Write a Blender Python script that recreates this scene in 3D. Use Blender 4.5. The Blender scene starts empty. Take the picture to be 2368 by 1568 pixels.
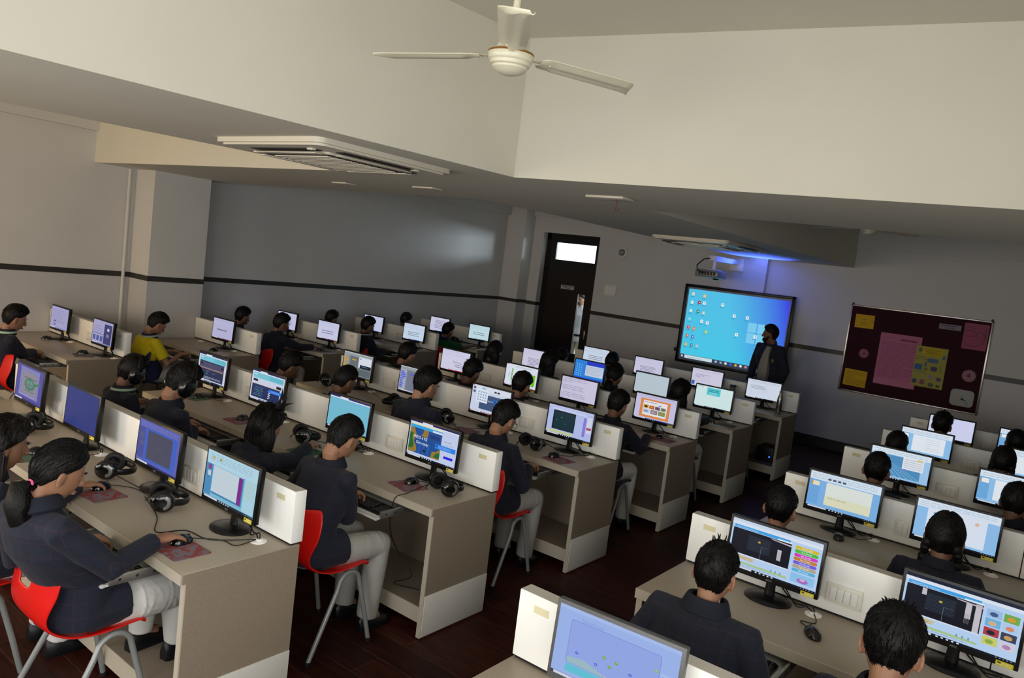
import bpy, bmesh, math, random
from mathutils import Vector, Matrix, Euler, noise
V = Vector
R = math.radians
rnd = random.Random(7)
C = bpy.context.scene.collection
scene = bpy.context.scene

# ------------------------------------------------------------------ colours and materials
def lin(c):
    return c / 12.92 if c <= 0.04045 else ((c + 0.055) / 1.055) ** 2.4
def hx(s):
    s = s.lstrip('#')
    return tuple(lin(int(s[i:i + 2], 16) / 255) for i in (0, 2, 4)) + (1.0,)

def mat(name, col, rough=0.6, metal=0.0, spec=0.4, var=0.0, scale=30.0, bump=0.0, bscale=80.0, stretch=None, sheen=0.0):
    m = bpy.data.materials.new(name)
    m.use_nodes = True
    nt = m.node_tree
    b = nt.nodes['Principled BSDF']
    if isinstance(col, str):
        col = hx(col)
    b.inputs['Base Color'].default_value = col
    b.inputs['Roughness'].default_value = rough
    b.inputs['Metallic'].default_value = metal
    b.inputs['Specular IOR Level'].default_value = spec
    if sheen:
        b.inputs['Sheen Weight'].default_value = sheen
    tc = nt.nodes.new('ShaderNodeTexCoord')
    mp = nt.nodes.new('ShaderNodeMapping')
    if stretch:
        mp.inputs['Scale'].default_value = stretch
    nt.links.new(tc.outputs['Object'], mp.inputs['Vector'])
    if var:
        n = nt.nodes.new('ShaderNodeTexNoise')
        n.inputs['Scale'].default_value = scale
        n.inputs['Detail'].default_value = 4
        nt.links.new(mp.outputs['Vector'], n.inputs['Vector'])
        r = nt.nodes.new('ShaderNodeValToRGB')
        r.color_ramp.elements[0].position = 0.3
        r.color_ramp.elements[1].position = 0.7
        r.color_ramp.elements[0].color = tuple(c * (1 - var) for c in col[:3]) + (1,)
        r.color_ramp.elements[1].color = tuple(min(1, c * (1 + var)) for c in col[:3]) + (1,)
        nt.links.new(n.outputs['Fac'], r.inputs['Fac'])
        nt.links.new(r.outputs['Color'], b.inputs['Base Color'])
    if bump:
        n2 = nt.nodes.new('ShaderNodeTexNoise')
        n2.inputs['Scale'].default_value = bscale
        n2.inputs['Detail'].default_value = 3
        nt.links.new(mp.outputs['Vector'], n2.inputs['Vector'])
        bp = nt.nodes.new('ShaderNodeBump')
        bp.inputs['Strength'].default_value = bump
        bp.inputs['Distance'].default_value = 0.01
        nt.links.new(n2.outputs['Fac'], bp.inputs['Height'])
        nt.links.new(bp.outputs['Normal'], b.inputs['Normal'])
    return m

M = {}
M['wall'] = mat('wall_paint', '#d0cec9', 0.75, var=0.02, scale=2, bump=0.02, bscale=200)
M['wall_low'] = mat('wall_tile_low', '#c3c1bf', 0.45, var=0.03, scale=3)
M['ceil'] = mat('ceiling_paint', '#d8d4c4', 0.8, var=0.02, scale=2)
M['dado'] = mat('dado_strip', '#35332f', 0.4)
M['skirt'] = mat('skirting', '#3a3532', 0.4)
M['white_lam'] = mat('white_laminate', '#f8f7f1', 0.42, var=0.012, scale=6)
M['taupe'] = mat('taupe_laminate', '#a39786', 0.42, var=0.05, scale=220)
M['taupe_edge'] = mat('taupe_edge_band', '#c3b8a4', 0.5)
M['panel'] = mat('brown_grain_laminate', '#8d7f6e', 0.5, var=0.09, scale=160, stretch=(1, 1, 0.5))
M['top_shade'] = mat('white_edge_painted_shade', '#bfbab0', 0.5)  # partition top: white laminate with its shade painted in as a greyer tone
M['kick'] = mat('grey_white_laminate', '#d8d5cc', 0.45, var=0.02, scale=60)
M['plastic_w'] = mat('white_plastic', '#eeece6', 0.3)
M['plate'] = mat('switch_plate_plastic', '#e9e4d6', 0.25)
M['black'] = mat('black_plastic', '#0b0b0c', 0.35, var=0.1, scale=300)
M['black_gloss'] = mat('gloss_black_plastic', '#0a0a0b', 0.15, spec=0.6)
M['dark_grey'] = mat('dark_grey_plastic', '#1c1c1e', 0.45)
M['silver_bezel'] = mat('brushed_grey_bezel', '#5a5a59', 0.45, metal=0.3, var=0.12, scale=40, stretch=(1, 1, 14))
M['cushion'] = mat('headset_cushion', '#121113', 0.6, bump=0.2, bscale=120)
M['cable'] = mat('cable_rubber', '#0d0d0d', 0.5)
M['steel'] = mat('slide_steel', '#b9b9b6', 0.3, metal=0.9)
M['chrome'] = mat('brushed_steel', '#b5b3ae', 0.25, metal=1.0)
M['tray'] = mat('tray_white', '#dcdad4', 0.35)
M['red'] = mat('red_chair_plastic', '#d8150f', 0.35, spec=0.5, var=0.05, scale=8, bump=0.04, bscale=500)
M['pink'] = mat('magenta_chair_plastic', '#a8154f', 0.35, spec=0.5)
M['navy_pl'] = mat('navy_chair_plastic', '#1c2440', 0.35, spec=0.5)
M['tube'] = mat('grey_powder_tube', '#8f9290', 0.35, metal=0.2)
M['rubber'] = mat('rubber_foot', '#141414', 0.7)
M['skin'] = mat('skin_brown', (0.33, 0.165, 0.095, 1), 0.5, var=0.08, scale=14, bump=0.05, bscale=150)
M['skin2'] = mat('skin_deep_brown', (0.19, 0.088, 0.05, 1), 0.5, var=0.08, scale=14, bump=0.05, bscale=150)
M['lip'] = mat('lip_skin', (0.23, 0.085, 0.065, 1), 0.45)
M['hair'] = mat('black_hair', '#0b0908', 0.5, spec=0.25, var=0.35, scale=60, bump=0.35, bscale=240, stretch=(1, 1, 0.25))
M['hairb'] = mat('dark_brown_hair', '#150e0b', 0.45, spec=0.3, var=0.35, scale=60, bump=0.35, bscale=240, stretch=(1, 1, 0.25))
M['eye_white'] = mat('eye_white', '#d8d2c8', 0.2)
M['iris'] = mat('dark_iris', '#120a07', 0.15)
M['trouser'] = mat('white_cotton', '#d3d1cb', 0.85, var=0.05, scale=12, bump=0.25, bscale=22)
M['trouser_g'] = mat('grey_cotton', '#a6a49e', 0.85, var=0.06, scale=12, bump=0.25, bscale=22)
M['shoe'] = mat('black_shoe_leather', '#101014', 0.4)
M['shirt'] = mat('white_shirt_cotton', '#d9d9dc', 0.8, bump=0.2, bscale=25)
M['shirt_g'] = mat('grey_shirt_cotton', '#8f8b80', 0.8, bump=0.2, bscale=25)
M['khaki'] = mat('pale_khaki_cotton', '#c5bca6', 0.85, bump=0.2, bscale=25)
M['lan'] = mat('green_white_lanyard', '#9fb8a0', 0.6)
M['green_t'] = mat('green_polo_cotton', '#12592f', 0.85, bump=0.25, bscale=25)
M['yellow_t'] = mat('yellow_polo_cotton', '#d3bd12', 0.85, bump=0.25, bscale=25)
M['navy_t'] = mat('navy_polo_cotton', '#161d45', 0.85, bump=0.25, bscale=25)
M['pinkband'] = mat('pink_hair_tie', '#f2669a', 0.5)
M['fan'] = mat('cream_enamel', '#d8d2b8', 0.28, spec=0.5)
M['gold'] = mat('gold_trim_line', '#a8793a', 0.3, metal=0.6)
M['ac'] = mat('air_conditioner_plastic', '#d6cfbd', 0.4)
M['ac_dark'] = mat('air_conditioner_slot', '#2a2522', 0.6)
M['door'] = mat('dark_wood_door', '#1e110c', 0.45, var=0.35, scale=10, stretch=(4, 4, 0.4))
M['doorf'] = mat('dark_wood_frame', '#15100e', 0.4)
M['maroon'] = mat('maroon_felt', '#35101a', 0.95, var=0.08, scale=400)
M['alu'] = mat('aluminium_frame', '#bdbab4', 0.3, metal=0.85)
M['wb_frame'] = mat('black_board_frame', '#0b0d12', 0.35)
M['wb_inner'] = mat('grey_board_margin', '#8f94a5', 0.4)
M['blue_led'] = mat('blue_led', '#1030ff', 0.3)

def emis(m, col, s):
    b = m.node_tree.nodes['Principled BSDF']
    b.inputs['Emission Color'].default_value = col
    b.inputs['Emission Strength'].default_value = s
emis(M['blue_led'], hx('#2a5cff'), 4.0)

def glass(name, col=(0.9, 0.95, 0.95, 1)):
    m = bpy.data.materials.new(name)
    m.use_nodes = True
    nt = m.node_tree
    nt.nodes.clear()
    o = nt.nodes.new('ShaderNodeOutputMaterial')
    t = nt.nodes.new('ShaderNodeBsdfTransparent')
    t.inputs[0].default_value = col
    g = nt.nodes.new('ShaderNodeBsdfGlossy')
    g.inputs['Roughness'].default_value = 0.03
    f = nt.nodes.new('ShaderNodeMixShader')
    f.inputs[0].default_value = 0.06
    nt.links.new(t.outputs[0], f.inputs[1])
    nt.links.new(g.outputs[0], f.inputs[2])
    nt.links.new(f.outputs[0], o.inputs[0])
    return m
M['glass'] = glass('window_glass')

def attr_mat(name, emit=0.0, rough=0.6):
    m = bpy.data.materials.new(name)
    m.use_nodes = True
    nt = m.node_tree
    b = nt.nodes['Principled BSDF']
    a = nt.nodes.new('ShaderNodeAttribute')
    a.attribute_name = 'Col'
    b.inputs['Roughness'].default_value = rough
    if emit:
        b.inputs['Specular IOR Level'].default_value = 0.2
        b.inputs['Base Color'].default_value = (0.01, 0.01, 0.012, 1)
        nt.links.new(a.outputs['Color'], b.inputs['Emission Color'])
        b.inputs['Emission Strength'].default_value = emit
    else:
        nt.links.new(a.outputs['Color'], b.inputs['Base Color'])
    return m
M['screen'] = attr_mat('lit_screen', 0.85, 0.25)
M['board'] = attr_mat('lit_projection_board', 0.8, 0.3)
M['paper'] = attr_mat('printed_paper', 0, 0.8)

def plaid():
    m = mat('navy_plaid_wool', '#12141f', 0.85, bump=0.55, bscale=13, stretch=(1, 1, 0.6), sheen=0.05)
    nt = m.node_tree
    b = nt.nodes['Principled BSDF']
    tc = nt.nodes.new('ShaderNodeTexCoord')
    sx = nt.nodes.new('ShaderNodeSeparateXYZ')
    nt.links.new(tc.outputs['Object'], sx.inputs[0])
    outs = []
    for ax, per, off in (('X', 0.052, 0.3), ('Z', 0.06, 0.1)):
        a = nt.nodes.new('ShaderNodeMath'); a.operation = 'MULTIPLY_ADD'
        a.inputs[1].default_value = 1 / per; a.inputs[2].default_value = 50 + off
        nt.links.new(sx.outputs[ax], a.inputs[0])
        fr = nt.nodes.new('ShaderNodeMath'); fr.operation = 'FRACT'
        nt.links.new(a.outputs[0], fr.inputs[0])
        lt = nt.nodes.new('ShaderNodeMath'); lt.operation = 'LESS_THAN'; lt.inputs[1].default_value = 0.045
        nt.links.new(fr.outputs[0], lt.inputs[0])
        outs.append(lt)
    mx = nt.nodes.new('ShaderNodeMath'); mx.operation = 'MAXIMUM'
    nt.links.new(outs[0].outputs[0], mx.inputs[0]); nt.links.new(outs[1].outputs[0], mx.inputs[1])
    sc = nt.nodes.new('ShaderNodeMath'); sc.operation = 'MULTIPLY'; sc.inputs[1].default_value = 0.32
    nt.links.new(mx.outputs[0], sc.inputs[0])
    mix = nt.nodes.new('ShaderNodeMix'); mix.data_type = 'RGBA'
    mix.inputs[6].default_value = hx('#171b2b'); mix.inputs[7].default_value = hx('#4a2a26')
    nt.links.new(sc.outputs[0], mix.inputs[0])
    nt.links.new(mix.outputs[2], b.inputs['Base Color'])
    return m
M['blazer'] = plaid()
M['blazer_c'] = mat('navy_wool_collar', '#141825', 0.85)
M['bowmat'] = mat('black_hair_bow', '#0c0c0e', 0.6)

def floor_mat():
    m = bpy.data.materials.new('wood_plank_floor')
    m.use_nodes = True
    nt = m.node_tree
    b = nt.nodes['Principled BSDF']
    tc = nt.nodes.new('ShaderNodeTexCoord')
    br = nt.nodes.new('ShaderNodeTexBrick')
    br.inputs['Scale'].default_value = 1.0
    br.inputs['Brick Width'].default_value = 1.25
    br.inputs['Row Height'].default_value = 0.19
    br.inputs['Mortar Size'].default_value = 0.0018
    br.inputs['Color1'].default_value = hx('#472119')
    br.inputs['Color2'].default_value = hx('#2e1510')
    br.inputs['Mortar'].default_value = hx('#5d4034')
    br.offset = 0.37
    nt.links.new(tc.outputs['Object'], br.inputs['Vector'])
    mp = nt.nodes.new('ShaderNodeMapping'); mp.inputs['Scale'].default_value = (2.2, 16, 1)
    nt.links.new(tc.outputs['Object'], mp.inputs['Vector'])
    n = nt.nodes.new('ShaderNodeTexNoise'); n.inputs['Scale'].default_value = 2.2; n.inputs['Detail'].default_value = 6; n.inputs['Distortion'].default_value = 0.6
    nt.links.new(mp.outputs['Vector'], n.inputs['Vector'])
    r = nt.nodes.new('ShaderNodeValToRGB')
    r.color_ramp.elements[0].position = 0.3; r.color_ramp.elements[0].color = (0.42, 0.38, 0.36, 1)
    r.color_ramp.elements[1].position = 0.72; r.color_ramp.elements[1].color = (1.15, 1.05, 1.0, 1)
    nt.links.new(n.outputs['Fac'], r.inputs['Fac'])
    mx = nt.nodes.new('ShaderNodeMix'); mx.data_type = 'RGBA'; mx.blend_type = 'MULTIPLY'; mx.inputs[0].default_value = 1
    nt.links.new(br.outputs['Color'], mx.inputs[6]); nt.links.new(r.outputs['Color'], mx.inputs[7])
    nt.links.new(mx.outputs[2], b.inputs['Base Color'])
    b.inputs['Roughness'].default_value = 0.45
    b.inputs['Specular IOR Level'].default_value = 0.16
    return m
M['floor'] = floor_mat()

def padmat(name, c1, c2):
    m = mat(name, c1, 0.9)
    nt = m.node_tree
    b = nt.nodes['Principled BSDF']
    tc = nt.nodes.new('ShaderNodeTexCoord')
    n = nt.nodes.new('ShaderNodeTexNoise'); n.inputs['Scale'].default_value = 26; n.inputs['Detail'].default_value = 5
    nt.links.new(tc.outputs['Object'], n.inputs['Vector'])
    r = nt.nodes.new('ShaderNodeValToRGB')
    r.color_ramp.elements[0].position = 0.42; r.color_ramp.elements[0].color = hx(c1)
    r.color_ramp.elements[1].position = 0.56; r.color_ramp.elements[1].color = hx(c2)
    nt.links.new(n.outputs['Fac'], r.inputs['Fac'])
    nt.links.new(r.outputs['Color'], b.inputs['Base Color'])
    return m
M['pad_red'] = padmat('red_grey_mouse_pad', '#8d3b38', '#7b7078')
M['pad_green'] = padmat('green_mouse_pad', '#3f5a46', '#587159')
M['pad_grey'] = padmat('grey_mouse_pad', '#5b5550', '#6b6460')

# ------------------------------------------------------------------ mesh builder
class MB:
    def __init__(self):
        self.v = []; self.f = []; self.m = []; self.c = []
    def add(self, verts, faces, mi=0, X=None, col=None):
        o = len(self.v)
        for p in verts:
            p = V(p)
            self.v.append(X @ p if X else p)
        for f in faces:
            self.f.append([i + o for i in f]); self.m.append(mi); self.c.append(col)
    def box(self, c, s, mi=0, X=None, bev=0.0):
        x, y, z = (k / 2 for k in s)
        if bev > 0:
            bm = bmesh.new()
            bmesh.ops.create_cube(bm, size=1, matrix=Matrix.Diagonal((s[0], s[1], s[2], 1)))
            bmesh.ops.bevel(bm, geom=list(bm.edges), offset=bev, segments=2, profile=0.5, affect='EDGES')
            bm.verts.index_update()
            self.add([v.co + V(c) for v in bm.verts], [[v.index for v in f.verts] for f in bm.faces], mi, X)
            bm.free()
            return
        vs = [(c[0] + a * x, c[1] + b * y, c[2] + d * z) for a in (-1, 1) for b in (-1, 1) for d in (-1, 1)]
        self.add(vs, [(0, 1, 3, 2), (4, 6, 7, 5), (0, 4, 5, 1), (2, 3, 7, 6), (0, 2, 6, 4), (1, 5, 7, 3)], mi, X)
    def span(self, a, b, mi=0, bev=0.0):
        self.box([(a[i] + b[i]) / 2 for i in range(3)], [abs(b[i] - a[i]) for i in range(3)], mi, None, bev)
    def rings(self, rings, mi=0, X=None, caps=True, closed=False):
        n = len(rings[0]); vs = [p for r in rings for p in r]; fs = []
        L = len(rings)
        for i in range(L - (0 if closed else 1)):
            a, b = i * n, ((i + 1) % L) * n
            for j in range(n):
                fs.append((a + j, a + (j + 1) % n, b + (j + 1) % n, b + j))
        if caps and not closed:
            fs.append(tuple(reversed(range(n)))); fs.append(tuple(range((L - 1) * n, L * n)))
        self.add(vs, fs, mi, X)
    def tube(self, pts, r, n=10, mi=0, X=None, caps=True, flat=1.0, up=None, round_ends=False):
        pts = [V(p) for p in pts]
        rs = list(r) if isinstance(r, (list, tuple)) else [r] * len(pts)
        if round_ends and len(pts) > 1:
            d0 = (pts[0] - pts[1]).normalized(); d1 = (pts[-1] - pts[-2]).normalized()
            a = [pts[0] + d0 * rs[0] * k for k in (0.95, 0.65)]; b = [pts[-1] + d1 * rs[-1] * k for k in (0.65, 0.95)]
            pts = a + pts + b
            rs = [rs[0] * 0.3, rs[0] * 0.75] + rs + [rs[-1] * 0.75, rs[-1] * 0.3]
        T = []
        for i in range(len(pts)):
            d = pts[min(i + 1, len(pts) - 1)] - pts[max(i - 1, 0)]
            T.append(d.normalized() if d.length > 1e-9 else V((0, 0, 1)))
        u = V(up) if up else (V((0, 0, 1)) if abs(T[0].z) < 0.9 else V((1, 0, 0)))
        u = (u - T[0] * u.dot(T[0])).normalized()
        R_ = []
        for i, p in enumerate(pts):
            u = u - T[i] * u.dot(T[i])
            u = u.normalized() if u.length > 1e-6 else T[i].orthogonal().normalized()
            w = T[i].cross(u)
            R_.append([p + (u * math.sin(2 * math.pi * k / n) * flat + w * math.cos(2 * math.pi * k / n)) * rs[i] for k in range(n)])
        self.rings(R_, mi, X, caps)
    def ell(self, c, r, n=16, m=10, mi=0, X=None):
        c = V(c); rr = []
        for i in range(1, m):
            t = math.pi * i / m
            rr.append([c + V((r[0] * math.sin(t) * math.cos(2 * math.pi * k / n), r[1] * math.sin(t) * math.sin(2 * math.pi * k / n), -r[2] * math.cos(t))) for k in range(n)])
        self.rings(rr, mi, X)
    def lathe(self, prof, n=24, mi=0, X=None, caps=True):
        self.rings([[V((r * math.cos(2 * math.pi * k / n), r * math.sin(2 * math.pi * k / n), z)) for k in range(n)] for r, z in prof], mi, X, caps)
    def prism(self, poly, z0, z1, mi=0, X=None):
        n = len(poly)
        vs = [(p[0], p[1], z0) for p in poly] + [(p[0], p[1], z1) for p in poly]
        fs = [tuple(reversed(range(n))), tuple(range(n, 2 * n))] + [(i, (i + 1) % n, n + (i + 1) % n, n + i) for i in range(n)]
        self.add(vs, fs, mi, X)
    def mesh(self, name, mats, smooth=True, ang=38):
        me = bpy.data.meshes.new(name)
        me.from_pydata([tuple(p) for p in self.v], [], self.f)
        for mm in (mats if isinstance(mats, (list, tuple)) else [mats]):
            me.materials.append(mm)
        me.polygons.foreach_set('material_index', self.m)
        if any(c is not None for c in self.c):
            at = me.color_attributes.new('Col', 'FLOAT_COLOR', 'CORNER')
            buf = []
            for f, c in zip(self.f, self.c):
                buf += list(c or (0, 0, 0, 1)) * len(f)
            at.data.foreach_set('color', buf)
        me.update()
        if smooth:
            me.polygons.foreach_set('use_smooth', [True] * len(me.polygons))
            me.set_sharp_from_angle(angle=R(ang))
        return me

def rrect(w, h, r, n=4, cx=0, cy=0):
    o = []
    for (sx, sy, a0) in ((1, 1, 0), (-1, 1, 90), (-1, -1, 180), (1, -1, 270)):
        for k in range(n + 1):
            a = R(a0 + 90 * k / n)
            o.append((cx + sx * (w / 2 - r) + r * math.cos(a), cy + sy * (h / 2 - r) + r * math.sin(a)))
    return o

def link(name, me, parent=None, loc=None, rot=None, label=None):
    o = bpy.data.objects.new(name, me)
    C.objects.link(o)
    if parent: o.parent = parent
    if loc is not None: o.location = loc
    if rot is not None: o.rotation_euler = rot
    if label: o['label'] = label
    return o
def tag(o, label, cat, group=None):
    o['label'] = label; o['category'] = cat
    if group: o['group'] = group
    return o
def thing(name, label, cat, loc=(0, 0, 0), rz=0.0, group=None):
    o = bpy.data.objects.new(name, None)
    o.empty_display_size = 0.1
    C.objects.link(o)
    o.location = loc; o.rotation_euler = (0, 0, rz)
    return tag(o, label, cat, group)
def struct(name, mb, mats, ang=38):
    o = link(name, mb.mesh(name, mats, True, ang))
    o['kind'] = 'structure'
    return o

def evaluated(me, mods):
    o = bpy.data.objects.new('shape_work', me)
    C.objects.link(o)
    for t, kw in mods:
        md = o.modifiers.new(t, t)
        for k, v in kw.items(): setattr(md, k, v)
    dg = bpy.context.evaluated_depsgraph_get()
    out = bpy.data.meshes.new_from_object(o.evaluated_get(dg))
    bpy.data.objects.remove(o)
    return out
def fuse(mb, mats, voxel, smooth=3):
    me = evaluated(mb.mesh('shape_work', mats, False), [('REMESH', dict(mode='VOXEL', voxel_size=voxel, use_smooth_shade=True)), ('SMOOTH', dict(factor=0.5, iterations=smooth))])
    me.materials.clear()
    for mm in (mats if isinstance(mats, (list, tuple)) else [mats]): me.materials.append(mm)
    me.polygons.foreach_set('material_index', [0] * len(me.polygons))
    me.polygons.foreach_set('use_smooth', [True] * len(me.polygons))
    return me

# ------------------------------------------------------------------ flat pictures (screens, posters): coloured faces in one mesh
_txt = {}
def text_shape(s):
    if s not in _txt:
        cu = bpy.data.curves.new('text_work', 'FONT')
        cu.body = s; cu.resolution_u = 2; cu.size = 1.0
        o = bpy.data.objects.new('text_work', cu)
        C.objects.link(o)
        dg = bpy.context.evaluated_depsgraph_get()
        me = bpy.data.meshes.new_from_object(o.evaluated_get(dg))
        vs = [(v.co.x, v.co.y) for v in me.vertices]; fs = [list(p.vertices) for p in me.polygons]
        bpy.data.objects.remove(o); bpy.data.curves.remove(cu); bpy.data.meshes.remove(me)
        wd = max([v[0] for v in vs], default=1)
        _txt[s] = (vs, fs, wd)
    return _txt[s]

class Art:
    """a flat picture in the XZ plane facing -Y, u to the right and v up, both 0..1"""
    def __init__(self, w, h, bg, step=0.00015, thick=0.0):
        self.w, self.h, self.step, self.k = w, h, step, 0
        self.mb = MB()
        if thick:
            self.mb.box((0, thick / 2 + 0.0002, h / 2), (w, thick, h))
            self.mb.c = [hx(bg)] * len(self.mb.f)
        self.rect(0, 0, 1, 1, bg)
    def put(self, pts, faces, col):
        y = -self.k * self.step; self.k += 1
        self.mb.add([((u - 0.5) * self.w, y, v * self.h) for u, v in pts], faces, 0, None, hx(col) if isinstance(col, str) else col)
    def rect(self, u0, v0, u1, v1, col):
        self.put([(u0, v0), (u1, v0), (u1, v1), (u0, v1)], [(0, 1, 2, 3)], col)
    def rects(self, lst, col):
        P, F = [], []
        for (u0, v0, u1, v1) in lst:
            o = len(P); P += [(u0, v0), (u1, v0), (u1, v1), (u0, v1)]; F.append((o, o + 1, o + 2, o + 3))
        if P: self.put(P, F, col)
    def poly(self, pts, col):
        self.put(pts, [tuple(range(len(pts)))], col)
    def ell(self, cu, cv, ru, rv, col, n=18):
        self.poly([(cu + ru * math.cos(2 * math.pi * k / n), cv + rv * math.sin(2 * math.pi * k / n)) for k in range(n)], col)
    def rr(self, u0, v0, u1, v1, r, col):
        asp = self.w / self.h
        pts = rrect((u1 - u0) * asp, v1 - v0, r, 4)
        self.poly([((u0 + u1) / 2 + p[0] / asp, (v0 + v1) / 2 + p[1]) for p in pts], col)
    def text(self, s, u, v, size, col, center=False, rot=0.0):
        vs, fs, wd = text_shape(s)
        if not vs: return
        asp = self.w / self.h
        off = -wd / 2 if center else 0
        ca, sa = math.cos(rot), math.sin(rot)
        P = [(((x + off) * ca - y * sa) * size / asp + u, ((x + off) * sa + y * ca) * size + v) for x, y in vs]
        self.put(P, fs, col)
    def lines(self, u0, v0, u1, v1, n, col, frac=0.35, seed=1, words=True):
        r = random.Random(seed); lst = []
        dv = (v1 - v0) / n
        for i in range(n):
            vb = v1 - (i + 0.7) * dv; end = u1 if r.random() < 0.75 else u0 + (u1 - u0) * r.uniform(0.4, 0.9)
            u = u0
            while u < end - 0.005:
                wl = r.uniform(0.03, 0.09) * (u1 - u0) * (1.6 if words else 4)
                lst.append((u, vb, min(end, u + wl), vb + dv * frac)); u += wl + 0.02 * (u1 - u0)
        self.rects(lst, col)
    def mesh(self, name, m):
        return self.mb.mesh(name, m, False)
# ------------------------------------------------------------------ the room
XL, XR, YB, YF, ZC, ZB = -6.35, 3.45, -3.3, 10.0, 3.50, 2.65
mb = MB(); mb.box(((XL + XR) / 2, 3.9, -0.05), (XR - XL + 0.6, 15.4, 0.1)); struct('floor', mb, M['floor'])
mb = MB(); mb.box(((XL + XR) / 2, 3.4, ZC + 0.06), (XR - XL + 0.6, 14.4, 0.12)); struct('ceiling', mb, M['ceil'])
mb = MB(); mb.prism([(XL, 2.28), (-2.0, 2.21), (-0.36, 2.22), (XR, 2.83), (XR, 4.62), (-0.2, 3.75), (-1.84, 3.75), (-1.90, 3.67), (XL, 3.65)], ZB, ZC); struct('trim_1', mb, M['ceil'])
mb = MB(); mb.prism([(-2.75, YB), (-0.80, YB), (-0.36, 2.22), (-2.0, 2.21)], ZB, ZC); struct('trim_2', mb, M['ceil'])
mb = MB(); mb.span((-1.84, 3.75, ZB), (-0.2, YF, ZC)); struct('trim_3', mb, M['ceil'])
# left wall: upper paint, lower tile, dado strip, columns
mb = MB()
mb.span((XL - 0.15, YB, 1.46), (XL, YF + 0.4, ZC)); mb.span((XL - 0.15, YB, 0), (XL, YF + 0.4, 1.40), 1)
struct('wall_left', mb, [M['wall'], M['wall_low']])
mb = MB()
mb.span((XL, 2.74, 0), (-5.9, 3.42, 1.40), 1); mb.span((XL, 2.74, 1.46), (-5.9, 3.42, ZB))
mb.span((XL, 9.7, 0), (-5.93, YF, 1.40), 1); mb.span((XL, 9.7, 1.46), (-5.93, YF, ZC))
struct('wall_column', mb, [M['wall'], M['wall_low']])
mb = MB()
e = 0.006
mb.span((XL - 0.15, YB, 1.40), (XL + e, 2.74 - e, 1.46)); mb.span((XL, 2.74 - e, 1.40), (-5.9 + e, 3.42 + e, 1.46))
mb.span((XL - 0.15, 3.42 + e, 1.40), (XL + e, 9.7 - e, 1.46)); mb.span((XL, 9.7 - e, 1.40), (-5.93 + e, YF, 1.46))
struct('trim_4', mb, M['dado'])
mb = MB()
mb.span((XL, YB, 2.99), (XL + 0.07, 2.28, ZC)); mb.span((XL, 3.68, 3.0), (XL + 0.07, 9.7, ZC))
mb.span((-0.3, YF - 0.03, 2.93), (XR, YF, ZC)); mb.span((-5.93, YF - 0.05, 3.05), (-1.86, YF, ZC))
struct('trim_5', mb, M['wall'])
mb = MB(); mb.tube([(XL + 0.03, 2.66, 0.02), (XL + 0.03, 2.66, 2.64)], 0.018, 10); o = link('wall_conduit', mb.mesh('wall_conduit', M['wall']))
tag(o, 'cream conduit pipe running up the left wall beside the column', 'pipe')
# front wall with the door opening
D0, D1, DZ = -5.70, -4.47, 2.76
mb = MB()
for (a, b) in ((XL - 0.15, D0), (D1, XR)):
    mb.span((a, YF, 1.45), (b, YF + 0.22, ZC)); mb.span((a, YF, 0), (b, YF + 0.22, 1.385), 1)
mb.span((D0, YF, DZ), (D1, YF + 0.22, ZC))
mb.span((-2.12, YF - 0.1, 1.45), (-1.41, YF, ZB)); mb.span((-2.12, YF - 0.1, 0), (-1.41, YF, 1.385), 1)
struct('wall_front', mb, [M['wall'], M['wall_low']])
mb = MB()
mb.span((-5.93, YF - e, 1.385), (D0, YF + 0.22, 1.45)); mb.span((D1, YF - e, 1.385), (-2.12 - e, YF + 0.22, 1.45))
mb.span((-2.12 - e, YF - 0.1 - e, 1.385), (-1.41 + e, YF, 1.45)); mb.span((-1.41 + e, YF - e, 1.385), (XR, YF + 0.22, 1.45))
struct('trim_6', mb, M['dado'])
mb = MB()
mb.span((-1.41, YF - 0.012, 0), (XR, YF + 0.01, 0.15)); mb.span((D1 + 0.02, YF - 0.012, 0), (-2.12, YF + 0.01, 0.15))
struct('baseboard_front', mb, M['skirt'])
# right wall and back wall with daylight windows
mb = MB()
RW0, RW1 = -2.9, 0.2
mb.span((XR, YB, 0), (XR + 0.15, YF + 0.4, 0.95)); mb.span((XR, YB, 2.45), (XR + 0.15, YF + 0.4, ZC)); mb.span((XR, YB, 0.95), (XR + 0.15, RW0, 2.45)); mb.span((XR, RW1, 0.95), (XR + 0.15, YF + 0.4, 2.45))
struct('wall_right', mb, M['wall'])
mb = MB()
for a, b in (((RW0, 0.95), (RW1, 1.0)), ((RW0, 2.40), (RW1, 2.45)), ((RW0, 0.95), (RW0 + 0.05, 2.45)), ((RW1 - 0.05, 0.95), (RW1, 2.45)), ((-1.4, 0.95), (-1.34, 2.45))): mb.span((XR + 0.06, a[0], a[1]), (XR + 0.1, b[0], b[1]))
struct('window_4', mb, M['alu'])
WIN = [(-5.6, -3.4), (-2.4, -0.2), (0.7, 3.0)]; WZ0, WZ1 = 0.95, 2.45
mb = MB()
mb.span((XL, YB - 0.2, 0), (XR, YB, WZ0)); mb.span((XL, YB - 0.2, WZ1), (XR, YB, ZC))
xs = [XL] + [k for w in WIN for k in w] + [XR]
for i in range(0, len(xs), 2): mb.span((xs[i], YB - 0.2, WZ0), (xs[i + 1], YB, WZ1))
struct('wall_back', mb, M['wall'])
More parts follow.
